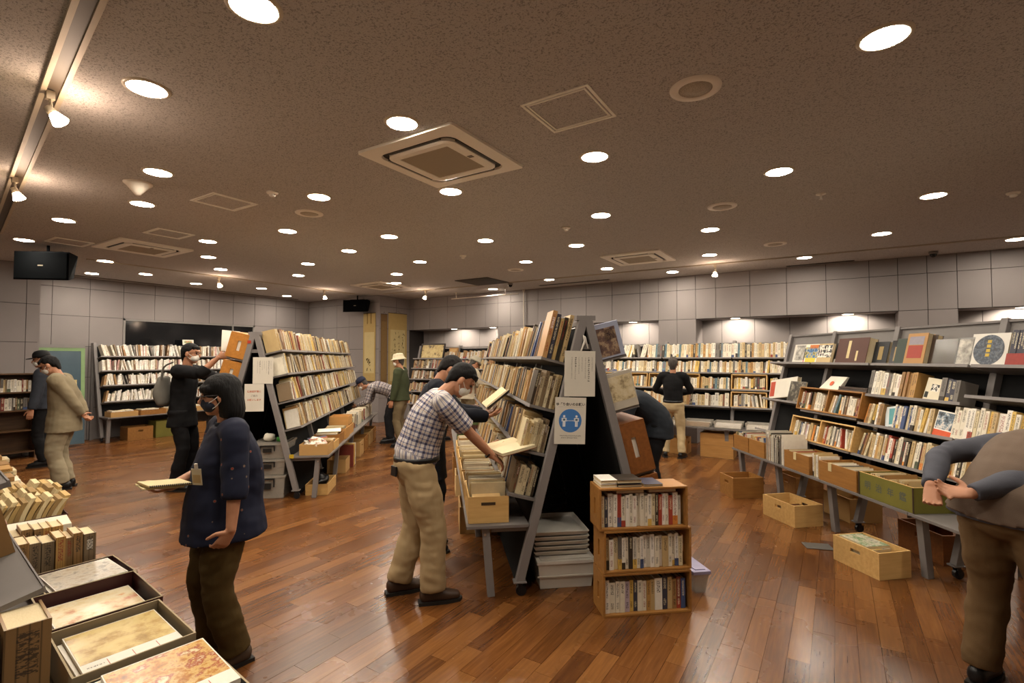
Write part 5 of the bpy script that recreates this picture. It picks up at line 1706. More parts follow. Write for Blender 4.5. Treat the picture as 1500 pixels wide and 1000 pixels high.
# upright volumes facing the camera
eN = uN.M.to_3x3() @ V((0, 1, 0))
nN = uN.M.to_3x3() @ V((1, 0, 0))
Zu = V((0, 0, 1))
PB = ['#9a7446', '#7d6a52', '#b98d4e', '#8a6a42']
CN['#8a6a42'] = 'brown'
row('bound_volume', TN(UW - .36, -.3, .502).translation, nN, Zu, -eN, .36, (.29, .33), (.1, .17), (.18, .2), ['#8a6a42', '#9a7446'], 'among the big cases at lower left', 131, 0, depth=.2)
row('bound_volume', TN(UW - .12, .98, .502).translation, nN, Zu, -eN, .44, (.2, .24), (.03, .055), (.16, .18), PB, 'in the near row of brown books at lower left', 132, .12, depth=.2)
row('bound_volume', TN(UW - .16, 1.2, .502).translation, nN, Zu, -eN, .4, (.22, .25), (.025, .05), (.16, .18), PB + ['#c2a878', '#6b4a2c'], 'in the rear row of brown books at lower left', 133, .12, depth=.2)
row('pamphlet', TN(UW - .2, 1.42, .502).translation, nN, Zu, -eN, .22, (.24, .26), (.006, .012), (.16, .18), ['#efe9dc', '#e4dcc8', '#cfcabd', '#d7a7a0'], 'in the pale bundle behind the brown books', 134, .1, depth=.2)
o = thing('document_box', 'flat white document box on the lower left table', 'box', M=TN(UW + .0, 1.5, .502, -4))
B().box(0, .33, 0, .24, 0, .1).build('base', CARD2, o)
B().box(-.004, .334, -.004, .244, .07, .125).build('lid', pm('lid_cream', '#cdc6b2', .6), o, bevel=.004)
B().box(.02, .1, -.006, -.004, .08, .1).build('red_label', pm('label_red', '#a8402c', .6, var=0), o)
open_box('print_box', 'maroon box holding curled magazines on the lower left table', 'box', TN(UW + .0, 1.85), .38, .8, .1, MAR, .006, False, 'boxes of prints at lower left')
# curled magazines: each a bent slab
def curled(M, w_, h, th, bend, mat, label):
    o = thing('curled_magazine', label, 'magazine', M=M, group='curled old magazines at lower left')
    n = 6
    rs = []
    for k in range(n + 1):
        t_ = k / n
        yy = bend * t_ * t_
        rs.append([V((0, yy, h * t_)), V((w_, yy, h * t_)), V((w_, yy + th, h * t_)), V((0, yy + th, h * t_))])
    B().rings(rs).build('leaves', mat, o)
    c = [[V((-.001, p.y - .0015, p.z)) if i in (0,) else V((w_ + .001, p.y - .0015, p.z)) if i == 1 else V((w_ + .001, p.y, p.z)) if i == 2 else V((-.001, p.y, p.z)) for i, p in enumerate((r[0], r[1], r[1], r[0]))] for r in rs]
    B().rings(c).build('cover', pm('magcover' + str(int(h * 1000) % 3), ('#a38a5c', '#8f7a52', '#b9a67c')[int(h * 1000) % 3], .6), o)
    return o


OLDP = [pm('old_leaves_' + n_, c_, .85, var=.35, scale=30, stretch=(.3, 14, .3)) for n_, c_ in (('a', '#b0935c'), ('b', '#cdbb90'), ('c', '#8f7448'))]
kk = 0
for rw in range(3):
    x = UW + .345
    while x > UW - .02:
        rr = random.Random(500 + kk)
        th = rr.uniform(.016, .032)
        x -= th * 1.1
        curled(TN(x + th, 1.88 + rw * .26 + rr.uniform(0, .03), .514, 90), .2, rr.uniform(.17, .22), th, -.05 - rr.uniform(0, .03), OLDP[kk % 3], f'curled old magazine, {ordw(kk)} from the near end of the maroon box')
        kk += 1
y0 = 2.75
for k in range(7):
    y0 += .26
    nn = 4 + k % 3
    z = .502
    for j in range(nn):
        rr = random.Random(700 + k * 10 + j)
        tt = rr.uniform(.022, .04)
        ww = rr.uniform(.28, .36)
        c = rr.choice(['#d8c9a4', '#c2a878', '#9a7446', '#e4dcc8', '#b98d4e'] + (['#f3efe6'] if k == 1 else []))
        free_book('bound_volume', TN(UW + rr.uniform(-.02, .02), y0 + rr.uniform(0, .02), z + tt).translation, Zu * -tt, eN * .23, nN * ww, c, f'flat {CN[c]} volume, {ordw(nn - 1 - j)} from the top of {ordw(k)} flat pile', 'volume', 'flat piles at lower left')
        z += tt * 1.02
row('bound_volume', TN(UW - .05, 4.75, .502).translation, nN, Zu, -eN, .36, (.18, .2), (.02, .04), (.16, .18), PB, 'in the short row at the far end of the lower left table', 139, .3, depth=.2)
# books on the near-left shelves
for z in (.82, 1.14):
    uN.row('bound_volume', 'R', z, .3, 4.7, (.2, .25), (.02, .05), (.14, .17), PB + P_OLD, 'on the lower left shelf unit', 141 + int(z * 10), lean=.1)

# books give way to crate boards and to the basket standing among them
iB, iC = uB.M.inverted(), uC.M.inverted()


def clear_of(e):
    if 'back wall unit' in e['where'] and ('third' in e['where'] or 'lowest' in e['where']):
        q = [(iB @ (e['M'] @ V(c))).y for c in ((0, 0, 0), (1, 0, 0), (0, 0, 1), (1, 0, 1))]
        stops = [1.2, .65] + ([3.55, 2.65, 2.62, 1.72] if 'third' in e['where'] else [])
        return not any(min(q) - .016 < y < max(q) + .016 for y in stops)
    if 'top shelf of the centre unit' in e['where']:
        return not 4.34 < (iC @ e['M'].translation).y < 4.68
    return True


ENT[:] = [e for e in ENT if clear_of(e)]
# ============================================================ people
def remesh(b, vox, name, mats, it=5, fac=.5):
    me = b.mesh(name + '_raw', [])
    o = bpy.data.objects.new(name + '_raw', me)
    COL.objects.link(o)
    m = o.modifiers.new('r', 'REMESH')
    m.mode = 'VOXEL'
    m.voxel_size = vox
    if it:
        s = o.modifiers.new('s', 'SMOOTH')
        s.factor = fac
        s.iterations = it
    dg = bpy.context.evaluated_depsgraph_get()
    me2 = bpy.data.meshes.new_from_object(o.evaluated_get(dg))
    bpy.data.objects.remove(o)
    me2.name = name
    me2.materials.clear()
    for q in (mats if isinstance(mats, list) else [mats]):
        me2.materials.append(q)
    me2.polygons.foreach_set('use_smooth', [True] * len(me2.polygons))
    return me2


def fold(me, amp, sc, seed=0):
    """soft cloth folds along normals"""
    n = len(me.vertices)
    co = np.empty(n * 3)
    no = np.empty(n * 3)
    me.vertices.foreach_get('co', co)
    me.vertex_normals.foreach_get('vector', no)
    co = co.reshape(-1, 3)
    no = no.reshape(-1, 3)
    d = np.array([mnoise.noise(V((p[0] * sc[0] + seed, p[1] * sc[1], p[2] * sc[2]))) + .5 * mnoise.noise(V((p[0] * sc[0] * 2 + p[2] * sc[2] * 1.3, p[1] * sc[1] * 2 + seed, p[2] * sc[2] * 2.4))) for p in co])
    co = co + no * (d * amp)[:, None]
    me.vertices.foreach_set('co', co.ravel())
    me.update()


def ik(a, t, l1, l2, pole):
    a, t, pole = V(a), V(t), V(pole)
    d = t - a
    L = d.length
    if L > (l1 + l2) * .999:
        t = a + d * ((l1 + l2) * .999 / L)
        d = t - a
        L = d.length
    L = max(L, abs(l1 - l2) + .01)
    u = d.normalized()
    x = (l1 * l1 - l2 * l2 + L * L) / (2 * L)
    h = math.sqrt(max(0, l1 * l1 - x * x))
    pv = pole - u * pole.dot(u)
    pv = pv.normalized() if pv.length > 1e-4 else u.orthogonal().normalized()
    return a + u * x + pv * h, t


def hand(b, wr, fd, pn, side, curl=25, s=1.0, spread=1):
    """palm plus five separate bent fingers; fd finger direction, pn palm normal, side +1 right hand / -1 left"""
    fd = V(fd).normalized()
    pn = V(pn)
    pn = (pn - fd * pn.dot(fd)).normalized()
    ac = fd.cross(pn).normalized() * side      # towards the thumb
    wr = V(wr)
    k = wr + fd * .085 * s
    b.tube([wr - fd * .012 * s, wr + fd * .03 * s, k], [(.026 * s, .017 * s), (.036 * s, .016 * s), (.041 * s, .013 * s)], ac, 12, 3)
    for i, (o, L) in enumerate(((.032, .07), (.011, .08), (-.011, .075), (-.031, .058))):
        p = k + ac * o * s * spread - fd * .008 * s
        pts = [p - fd * .012 * s, p]
        a = R(curl * .6 + i * 3)
        dirv = fd
        for f in (.45, .32, .25):
            dirv = (fd * math.cos(a) + pn * math.sin(a)).normalized()
            p = p + dirv * L * f * s
            pts.append(p)
            a += R(curl)
        b.tube(pts, [.0095 * s, .0098 * s, .009 * s, .0082 * s, .007 * s], ac, 8, 2)
    p = wr + fd * .022 * s + ac * .026 * s
    d1 = (fd * .55 + ac * .75 + pn * .3).normalized()
    d2 = (fd * .85 + ac * .3 + pn * .35).normalized()
    b.tube([p - d1 * .01, p + d1 * .035 * s, p + d1 * .04 * s + d2 * .03 * s, p + d1 * .04 * s + d2 * .055 * s], [.015 * s, .0125 * s, .0105 * s, .0085 * s], pn, 8, 2)


SKIN = pm('skin', '#a9775a', .55, var=.1, scale=12)
HAIRB = pm('hair_black', '#0a0808', .7, var=.5, scale=60, stretch=(1, 1, .15), bump=.8, bscale=120, spec=.2)
HAIRG = pm('hair_grey', '#4a4541', .8, var=.6, scale=70, stretch=(1, 1, .2), bump=.8, bscale=120, spec=.2)
HAIRD = pm('hair_dark_grey', '#1c1918', .8, var=.6, scale=60, stretch=(1, 1, .2), bump=.8, bscale=120, spec=.2)
MASKW = pm('mask_white', '#d3d0c8', .7, var=.04, scale=20)


def cloth(name, c, rough=.85, var=.15, bump=.25, scale=9):
    return pm(name, c, rough, var=var, scale=scale, bump=bump, bscale=300, spec=.2)


def plaid_mat(name, base, dark, mid):
    t = NT(name)
    at = t.n('Attribute', attribute_name='wrap')
    sx = t.n('SeparateXYZ')
    t.l(at.outputs['Vector'], sx.inputs[0])
    c = lin(base)
    out = None
    for k, ax in enumerate((sx.outputs[0], sx.outputs[1])):
        f = t.math('FRACT', t.math('MULTIPLY', ax, 1 / .058))
        d1 = t.math('LESS_THAN', t.math('ABSOLUTE', t.math('SUBTRACT', f, .3)), .13)
        d2 = t.math('LESS_THAN', t.math('ABSOLUTE', t.math('SUBTRACT', f, .75)), .08)
        w = t.math('ADD', t.math('MULTIPLY', d1, .62), t.math('MULTIPLY', d2, .45))
        out = w if out is None else t.math('ADD', out, w)
        tan = t.math('LESS_THAN', t.math('ABSOLUTE', t.math('SUBTRACT', f, .55)), .05)
        out2 = tan if k == 0 else t.math('MAXIMUM', out2, tan)
    col = t.ramp(t.math('MULTIPLY', out, .66, True), [(0, base), (.45, mid), (.9, dark)])
    col = t.mix(t.math('MULTIPLY', out2, .5), col, lin('#8a6a4a'))
    t.col(col)
    t.bump(t.noise(t.coord(), 200, 2), .2, .002)
    return t.set(.85, 0, .2)


def motif_mat(name):
    t = NT(name)
    v = t.n('TexVoronoi', feature='F1')
    v.inputs['Scale'].default_value = 15
    v.inputs['Randomness'].default_value = .55
    t.l(t.coord(), v.inputs['Vector'])
    m = t.math('LESS_THAN', v.outputs['Distance'], .13)
    m2 = t.math('LESS_THAN', v.outputs['Distance'], .075)
    c = t.mix(t.math('MULTIPLY', m, .55), lin('#0e1226'), lin('#7d6a55'))
    c = t.mix(m2, c, lin('#8a2a24'))
    t.col(c)
    t.bump(t.noise(t.coord(), 250, 2), .2, .002)
    return t.set(.8, 0, .25)


def wrap_attr(me, paths):
    """cloth coordinates (around, along) from the nearest tube axis, for woven patterns"""
    n = len(me.vertices)
    co = np.empty(n * 3)
    me.vertices.foreach_get('co', co)
    co = co.reshape(-1, 3)
    best = np.full(n, 1e9)
    uv = np.zeros((n, 3))
    for pts, r, side in paths:
        acc = 0
        for a, b in zip(pts[:-1], pts[1:]):
            a, b = np.array(a), np.array(b)
            d = b - a
            L = np.linalg.norm(d)
            if L < 1e-5:
                continue
            d = d / L
            t = np.clip((co - a) @ d, 0, L)
            q = a + t[:, None] * d
            v = co - q
            s = np.array(side) - d * np.dot(side, d)
            s = s / (np.linalg.norm(s) + 1e-9)
            c = np.cross(d, s)
            D = np.linalg.norm(v, axis=1) / r
            ang = np.arctan2(v @ c, v @ s)
            k = D < best
            best[k] = D[k]
            uv[k] = np.c_[ang[k] * r, acc + t[k], np.zeros(k.sum())]
            acc += L
    me.attributes.new('wrap', 'FLOAT_VECTOR', 'POINT').data.foreach_set('vector', uv.ravel())


def person(label, loc, face, h, shirt, trous, shoe, hair=HAIRB, bend=(0, 0, 0, 0), hands=None, sleeve='long', fat=1.0, look=(0, 0), feet=None, vox=.012, hairstyle='short', mask=None, glasses=False, hat=None, skirt=0.0, jacket=False, handpose=None, headroll=0, belt=None, plaid=None, folds=.009, lean=0, wide=1.0, hem=.86, legw=1.0, collar=None, poles=None, name='person', vest=None, seedk=0, tuck=False, arm=1.0):
    """one figure: a continuous body mesh with clothing and hair as its parts. face = heading of +y."""
    s = h / 1.70
    fx, fy = V((face[0], face[1], 0)).normalized().xy
    rz = math.atan2(fy, fx) - math.pi / 2
    M = Matrix.Translation(V((loc[0], loc[1], 0))) @ Matrix.Rotation(rz, 4, 'Z') @ Matrix.Diagonal((s, s, s, 1))
    root = thing(name, label, 'person', M=M)
    # spine
    al = [R(a) for a in bend]
    seg = [(.15, al[0]), (.19, al[1]), (.18, al[2]), (.122, al[3])]
    pel = V((0, lean, .93))
    P = [pel]
    for L, a in seg:
        P.append(P[-1] + V((0, math.sin(a), math.cos(a))) * L)
    pel, wai, che, nek, hed = P
    ud = (nek - che).normalized()
    shc = che + (nek - che) * .70
    sw = .178 * wide
    hipc = pel + V((0, 0, -.02))
    J = {}
    feet = feet or {}
    hp = handpose or {}
    for sd, k in (('R', 1), ('L', -1)):
        J['sh' + sd] = shc + V((k * sw, 0, 0))
        tgt = (hands or {}).get(sd, (k * .25, .05, .80))
        pole = (poles or {}).get(sd, (k * .4, -1, -.2))
        J['el' + sd], J['wr' + sd] = ik(J['sh' + sd], tgt, .285 * arm, .255 * arm, pole)
        J['hi' + sd] = hipc + V((k * .085 * wide, 0, 0))
        an = feet.get(sd, (k * .10, -.02, .085))
        J['kn' + sd], J['an' + sd] = ik(J['hi' + sd], an[:3], .425, .415, (k * .1, 1, 0))
        J['fd' + sd] = V((math.sin(R(an[3] if len(an) > 3 else k * 8)), math.cos(R(an[3] if len(an) > 3 else k * 8)), 0))
    # head frame: spine lean + look (yaw, pitch)
    HM = Matrix.Rotation(R(look[0]), 4, 'Z') @ Matrix.Rotation(-al[3] * .6 + R(look[1]), 4, 'X') @ Matrix.Rotation(R(headroll), 4, 'Y')
    H3 = HM.to_3x3()
    hc = hed + H3 @ V((0, .015, .035))
    hp_ = lambda x, y, z: hc + H3 @ V((x, y, z))
    side = V((1, 0, 0))
    # ---------- body (one continuous surface)
    b = B()
    f = fat
    b.tube([hipc + V((0, 0, -.04)), pel + V((0, 0, .05)), wai, che, shc], [(.125, .085), (.125, .085 * f), (.115, .08 * f), (.13, .085), (.12, .07)], side, 14, 3)
    b.tube([shc - ud * .02, nek, hc + H3 @ V((0, -.02, -.05))], [.07, .054, .052], side, 12, 3)
    b.ell(hp_(0, -.012, .035), (.076, .094, .085), H3, 16, 10)
    b.ell(hp_(0, .022, -.035), (.062, .068, .08), H3, 14, 10)
    b.ell(hp_(0, .055, -.085), (.032, .03, .026), H3, 10, 8)
    b.tube([hp_(0, .082, .022), hp_(0, .098, -.008), hp_(0, .106, -.024), hp_(0, .09, -.034)], [.009, .011, .014, .01], H3 @ V((1, 0, 0)), 8, 2)
    b.ell(hp_(0, .078, .035), (.05, .018, .012), H3, 10, 6)
    b.tube([hp_(-.02, .083, -.055), hp_(0, .088, -.056), hp_(.02, .083, -.055)], [.006, .009, .006], (0, 0, 1), 8, 2)
    for k in (-1, 1):
        b.ell(hp_(k * .077, -.004, -.008), (.012, .022, .033), H3, 8, 6)
    for sd, k in (('R', 1), ('L', -1)):
        sh, el, wr = J['sh' + sd], J['el' + sd], J['wr' + sd]
        b.tube([shc + V((k * sw * .4, 0, 0)), sh, sh.lerp(el, .5), el, el.lerp(wr, .35), wr], [.05, .05, .043, .037, .037, .0265], (0, 1, 0), 12, 3)
        fd, pn, cu = hp.get(sd, (wr - el, (-k, 0, 0), 22))
        hand(b, wr, fd, pn, k, cu)
        hi, kn, an = J['hi' + sd], J['kn' + sd], J['an' + sd]
        b.tube([hi, hi.lerp(kn, .5), kn, kn.lerp(an, .35), an], [.075, .065, .05, .048, .035], side, 12, 3)
        fd_ = J['fd' + sd]
        b.tube([an - fd_ * .03 + V((0, 0, -.03)), an + fd_ * .06 + V((0, 0, -.05)), an + fd_ * .14 + V((0, 0, -.055))], [.033, .03, .022], V((0, 0, 1)).cross(fd_), 10, 2)
    put('body', remesh(b, vox * .55, 'body', SKIN, 2, .4), root)
    # ---------- trousers
    b = B()
    b.tube([hipc + V((0, -.005, -.07)), hipc + V((0, -.008, .0)), pel.lerp(wai, .35)], [(.155 * wide, .115 * (f + .6) / 1.6), (.168 * wide, .125 * (f + .4) / 1.4), (.148 * wide, .112 * f)], side, 18, 3)
    for sd, k in (('R', 1), ('L', -1)):
        hi, kn, an = J['hi' + sd], J['kn' + sd], J['an' + sd]
        q = legw
        b.tube([hi + V((0, 0, .02)), hi.lerp(kn, .45), kn, kn.lerp(an, .5), an + V((0, 0, .0))], [(.095, .112), (.085 * q, .092 * q), (.068 * q, .073 * q), (.064 * q, .07 * q), (.062 * q, .07 * q)], side, 16, 4, False)
    me = remesh(b, vox, 'trousers', trous, 4)
    fold(me, folds * 1.3, (7, 7, 9), 3 + seedk)
    put('trousers', me, root)
    # ---------- shirt or jacket
    b = B()
    th = .018 if jacket else .008
    hemz = hipc + V((0, -.0, hem - .91 - skirt))
    tb_ = [hemz, pel + V((0, 0, .04)), wai, che, shc + ud * .01, nek - ud * .03]
    tr_ = [((.188 + th) * wide * max(1, (legw + 1) / 2), (.135 + th) * max(f, 1.05)), ((.162 + th) * wide, (.118 + th) * f), ((.152 + th) * wide, (.115 + th) * f), ((.165 + th) * wide, (.118 + th) * (f + 1) / 2), ((.15 + th) * wide, .088 + th), (.068 + th * .5, .066 + th * .5)]
    if tuck:
        tr_[0] = (.157 * wide, .118 * f)
    b.tube(tb_, tr_, side, 20, 4, False)
    paths = [(tb_, .15, (1, 0, 0))]
    for sd, k in (('R', 1), ('L', -1)):
        sh, el, wr = J['sh' + sd], J['el' + sd], J['wr' + sd]
        a0 = shc + V((k * sw * .35, 0, 0)) - ud * .01
        if sleeve == 'short':
            pts = [a0, sh, sh.lerp(el, .45), sh.lerp(el, .86)]
            rr = [.075, .075, .07, .073]
        elif sleeve == 'mid':
            pts = [a0, sh, sh.lerp(el, .5), el, el.lerp(wr, .34)]
            rr = [.08, .08, .075, .07, .066]
        else:
            pts = [a0, sh, sh.lerp(el, .5), el, el.lerp(wr, .5), el.lerp(wr, .97)]
            rr = [.07 + th, .068 + th, .058 + th, .052 + th, .046 + th, .038 + th * .7]
        b.tube(pts, rr, (0, 1, 0), 14, 3, False)
        paths.append((pts[1:], .06, (0, 1, 0)))
    me = remesh(b, vox, 'shirt', shirt, 4)
    if plaid:
        wrap_attr(me, paths)
    fold(me, folds, (6, 6, 8), 9 + seedk)
    put('jacket' if jacket else 'shirt', me, root)
    if vest:
        b = B()
        b.tube([hemz + V((0, 0, .02)), pel + V((0, 0, .04)), wai, che, shc + ud * .015], [(r[0] + .012, r[1] + .014) for r in tr_[:5]], side, 20, 4, False)
        me = remesh(b, vox, 'vest', vest, 4)
        fold(me, folds, (5, 5, 7), 4)
        put('vest', me, root)
    # collar
    b = B()
    b.tube([nek - ud * .045, nek - ud * .005], [(.075, .078), (.062, .064)], side, 16, 2, False)
    put('collar', remesh(b, .009, 'collar', collar or shirt, 2), root)
    # ---------- shoes
    for sd in 'RL':
        an, d = J['an' + sd], J['fd' + sd]
        sx = V((0, 0, 1)).cross(d)
        g = V((an.x, an.y, 0))
        b = B()
        b.tube([g - d * .07 + V((0, 0, .055)), g + V((0, 0, .058)), g + d * .09 + V((0, 0, .045)), g + d * .165 + V((0, 0, .036))], [(.038, .05), (.041, .054), (.046, .042), (.036, .03)], sx, 14, 3)
        so = put('shoe', remesh(b, .009, 'shoe', shoe, 3), root)
        b = B()
        rs = []
        for z in (0, .022):
            rs.append([g + d * (y - .0) + sx * x + V((0, 0, z)) for x, y in ((-.036, -.1), (.036, -.1), (.043, .0), (.049, .09), (.035, .18), (0, .2), (-.035, .18), (-.049, .09), (-.043, .0))])
        b.rings(rs).build('sole', pm('sole_dark', '#17130f', .7), so)
    if belt:
        b = B()
        zc = pel.lerp(wai, .22)
        b.tube([zc - V((0, 0, .018)), zc + V((0, 0, .018))], [(.169 * wide, .131 * f), (.169 * wide, .131 * f)], side, 24, 1, False)
        b.build('belt', belt, root, True)
    # ---------- eyes
    for k in (-1, 1):
        B().ell(hp_(k * .031, .08, .012), (.011, .009, .008), H3, 8, 6).build('eye', pm('eye_dark', '#1c1512', .2, var=0), root, True)
        B().tube([hp_(k * .018, .088, .032), hp_(k * .05, .078, .033)], [.0035, .003], n=6).build('eyebrow', hair, root, True)
    # ---------- hair
    if hairstyle == 'short':
        b = B()
        n_, m_ = 28, 20
        rs = []
        for j in range(m_ + 1):
            ph = math.pi * j / m_
            r_ = []
            for i in range(n_):
                t_ = 2 * math.pi * i / n_
                dv = V((math.sin(ph) * math.sin(t_), math.sin(ph) * math.cos(t_), math.cos(ph)))
                az = abs(math.atan2(dv.x, dv.y))
                lim = .47 if az < .75 else (.47 - (az - .75) / .6 * .62 if az < 1.35 else (-.15 if az < 1.6 else (-.15 - (az - 1.6) / .5 * .6 if az < 2.1 else -.75)))
                w_ = min(1, max(0, (dv.z - lim) / .34 + .5))
                nz = mnoise.noise(V((dv.x * 9, dv.y * 9, dv.z * 3 + seedk)))
                k = .86 + w_ * (.2 + .06 * nz)
                r_.append(hp_(dv.x * .077 * k, -.012 + dv.y * .096 * k, .03 + dv.z * .094 * k * (1 if dv.z > 0 else 1 + .55 * max(0, -dv.y))))
            rs.append(r_)
        b.rings(rs)
        b.tube([hp_(0, -.06, .03), hp_(0, -.072, -.03), hp_(0, -.07, -.085)], [(.062, .04), (.058, .03), (.04, .016)], H3 @ V((1, 0, 0)), 14, 3)
        for q in range(9):
            a_ = R(-48 + q * 12)
            b.tube([hp_(.07 * math.sin(a_), .072 * math.cos(a_), .085), hp_(.076 * math.sin(a_), .086 * math.cos(a_), .062 + .008 * math.sin(q * 2.3 + seedk))], [.014, .007], n=6)
        put('hair', remesh(b, .006, 'hair', hair, 1), root)
    elif hairstyle == 'bob':
        b = B()
        b.ell(hp_(0, -.02, .048), (.095, .108, .09), H3, 20, 12)
        b.tube([hp_(0, -.03, .05), hp_(0, -.05, -.03), hp_(0, -.055, -.1), hp_(0, -.045, -.145)], [(.098, .09), (.106, .082), (.108, .076), (.098, .066)], H3 @ V((1, 0, 0)), 20, 4, False)
        b.tube([hp_(-.068, .055, .05), hp_(0, .082, .052), hp_(.068, .055, .05)], [(.018, .026), (.02, .028), (.018, .026)], (0, 1, 0), 10, 3)
        me = remesh(b, .007, 'hair', hair, 3)
        fold(me, .003, (60, 60, 8), 2)
        put('hair', me, root)
    if mask:
        b = B()
        b.ell(hp_(0, .047, -.05), (.063, .05, .047), H3, 18, 12)
        b.ell(hp_(0, .078, -.035), (.03, .028, .034), H3, 12, 8)
        mo = put('mask', remesh(b, .006, 'mask', mask, 3), root)
        for k in (-1, 1):
            B().tube([hp_(k * .055, .06, -.03), hp_(k * .074, .03, -.012), hp_(k * .082, .0, .01)], [.0022] * 3, n=6).tube([hp_(k * .052, .05, -.07), hp_(k * .072, .02, -.05), hp_(k * .082, -.004, -.02)], [.0022] * 3, n=6).build('mask_strap', MASKW, mo)
    if glasses:
        gm = pm('glasses_frame', '#3a3436', .3, .3, var=0)
        for k in (-1, 1):
            b = B()
            c0 = V((k * .034, .098, .01))
            pts = [hp_(*(c0 + V((.026 * math.cos(a), -.003 * abs(math.cos(a)), .02 * math.sin(a))))) for a in [2 * math.pi * q / 16 for q in range(17)]]
            b.tube(pts, [.0022] * 17, H3 @ V((0, 1, 0)), 6, 1, False)
            b.build('glasses_rim', gm, root)
            B().tube([hp_(k * .06, .094, .014), hp_(k * .079, .06, .014), hp_(k * .082, -.01, .008)], [.0022] * 3, n=6).build('glasses_temple', gm, root)
        B().tube([hp_(-.009, .1, .014), hp_(.009, .1, .014)], [.002] * 2, n=6).build('glasses_bridge', gm, root)
    if hat:
        kind, hm = hat
        HT = Matrix.Translation(hp_(0, -.012, .06)) @ HM
        b = B()
        if kind == 'bucket':
            b.lathe([(.15, -.035), (.145, -.028), (.112, .0), (.1, .05), (.085, .078), (.03, .088)], 24, HT)
        else:
            b.lathe([(.104, -.02), (.106, .01), (.098, .045), (.075, .075), (.02, .09)], 24, HT)
            b.add([HT @ V(p) for p in ((-.075, .07, -.012), (.075, .07, -.012), (.065, .16, -.022), (0, .185, -.022), (-.065, .16, -.022), (-.075, .07, -.02), (.075, .07, -.02), (.065, .16, -.03), (0, .185, -.03), (-.065, .16, -.03))], [(0, 1, 2, 3, 4), (9, 8, 7, 6, 5), (0, 5, 6, 1), (1, 6, 7, 2), (2, 7, 8, 3), (3, 8, 9, 4), (4, 9, 5, 0)])
        put('hat', b.mesh('hat', hm, True), root)
    J.update(pel=pel, wai=wai, che=che, nek=nek, hed=hed, shc=shc, hp=hp_, H3=H3)
    return root, J, M


KHAKI = cloth('khaki_cotton', '#a18b68')
# ---- woman in navy blouse
wf = V((-.30, -.95, 0))
root, J, M = person('woman in dark patterned blouse and olive trousers holding a notebook', (-2.86, 1.53), wf.xy, 1.54, motif_mat('navy_motif'), cloth('olive_cotton', '#4a3a1c'), pm('shoe_tan', '#4a3a2c', .6), HAIRB,
    bend=(-4, -2, 4, 12), sleeve='mid', fat=1.68, wide=1.16, look=(-8, 0), hairstyle='bob', mask=pm('mask_floral', '#171b2a', .8, var=.7, scale=90), glasses=True, skirt=.1, legw=1.22, vox=.011,
    hands={'L': (-.33, .03, .86), 'R': (.14, .27, 1.06)}, poles={'L': (-.7, -1, 0), 'R': (.6, -.6, -.6)},
    handpose={'L': ((.25, .5, -.85), (1, .2, 0), 30), 'R': ((-.35, 1, .0), (-.2, 0, 1), 22)}, feet={'R': (.085, .03, .085), 'L': (-.1, -.05, .085)}, collar=cloth('navy_plain', '#10131c'))
o = thing('spiral_notebook', 'tan spiral notebook held by the woman in the dark blouse', 'notebook', M=M @ TR((.02, .22, 1.10), R(14), R(6)))
B().box(-.09, .09, -.02, .2, 0, .008).build('cover', pm('notebook_tan', '#9a8252', .7), o)
B().box(-.088, .088, -.018, .198, .008, .012).build('pages', pm('notebook_paper', '#c9b98c', .8), o)
for k in range(22):
    B().cyl((-.094, -.012 + k * .0098, .006), (-.086, -.012 + k * .0098, .012), .0035, n=6).build('coil', pm('coil_dark', '#2a241c', .4), o)
o = thing('second_notebook', 'thin white pad under the tan spiral notebook', 'notebook', M=M @ TR((.03, .23, 1.088), R(8), R(6)))
B().box(-.085, .085, .0, .2, 0, .006).build('pad', pm('notebook_paper', '#c9b98c', .8), o)
o = thing('name_badge', 'clear name badge clipped to the dark blouse', 'badge', M=M @ TR((-.14, .165, 1.11), R(42), R(-8)))
B().box(-.03, .03, 0, .003, 0, .095).build('holder', pm('badge_card', '#b8ac90', .4), o)
B().box(-.024, .024, .003, .004, .012, .06).build('card', pm('badge_print', '#a98f62', .6), o)
B().box(-.008, .008, -.004, .006, .09, .125).build('clip', pm('rail_white', '#b9aea0', .4), o)

# ---- man in plaid shirt at the centre table
pf = V((.66, .75, 0))
PLAID = plaid_mat('plaid_cotton', '#c9c2bc', '#1d1f38', '#6a6a80')
root, J, M = person('man in blue plaid shirt and khaki trousers leafing through booklets', (-2.50, 2.66), pf.xy, 1.70, PLAID, KHAKI, pm('shoe_brown', '#3a2618', .5), HAIRB,
    bend=(12, 20, 34, 50), sleeve='short', fat=1.22, wide=1.06, look=(-8, -12), mask=MASKW, plaid=True, legw=1.27, vox=.011, hem=.985, tuck=True, belt=pm('belt_black', '#121113', .4),
    hands={'R': (.1, .62, .86), 'L': (-.16, .56, .96)}, poles={'R': (.6, -.5, -.8), 'L': (-.5, -.4, -.9)},
    handpose={'R': ((-.05, .8, -.6), (-.3, -.4, -.8), 30), 'L': ((.3, 1, .0), (.2, 0, 1), 25)}, feet={'R': (.13, .11, .085, 0), 'L': (-.08, -.10, .085, -8)})
ph = B().box(-.052, .052, -.007, .007, -.034, .034).build('phone', pm('phone_black', '#0e0f12', .35), root, bevel=.004)
ph.matrix_local = TR((.05, -.152, .885), R(14), R(-4), R(-4))
B().lathe([(.034, -.006), (.034, .006)], 16, TR(J['wrR'] - V((0, .03, -.02)), 0, R(55))).build('wrist_band', pm('band_black', '#141414', .5), root)
o = thing('open_book', 'open booklet held by the plaid-shirted man', 'book', M=M @ TR((.02, .66, 1.0), R(8), R(10)))
B().box(-.2, 0, -.12, .14, 0, .016).build('left_pages', PAGES, o)
B().box(.002, .2, -.12, .14, 0, .02).build('right_pages', pm('page_cream', '#cbbf9c', .8), o)
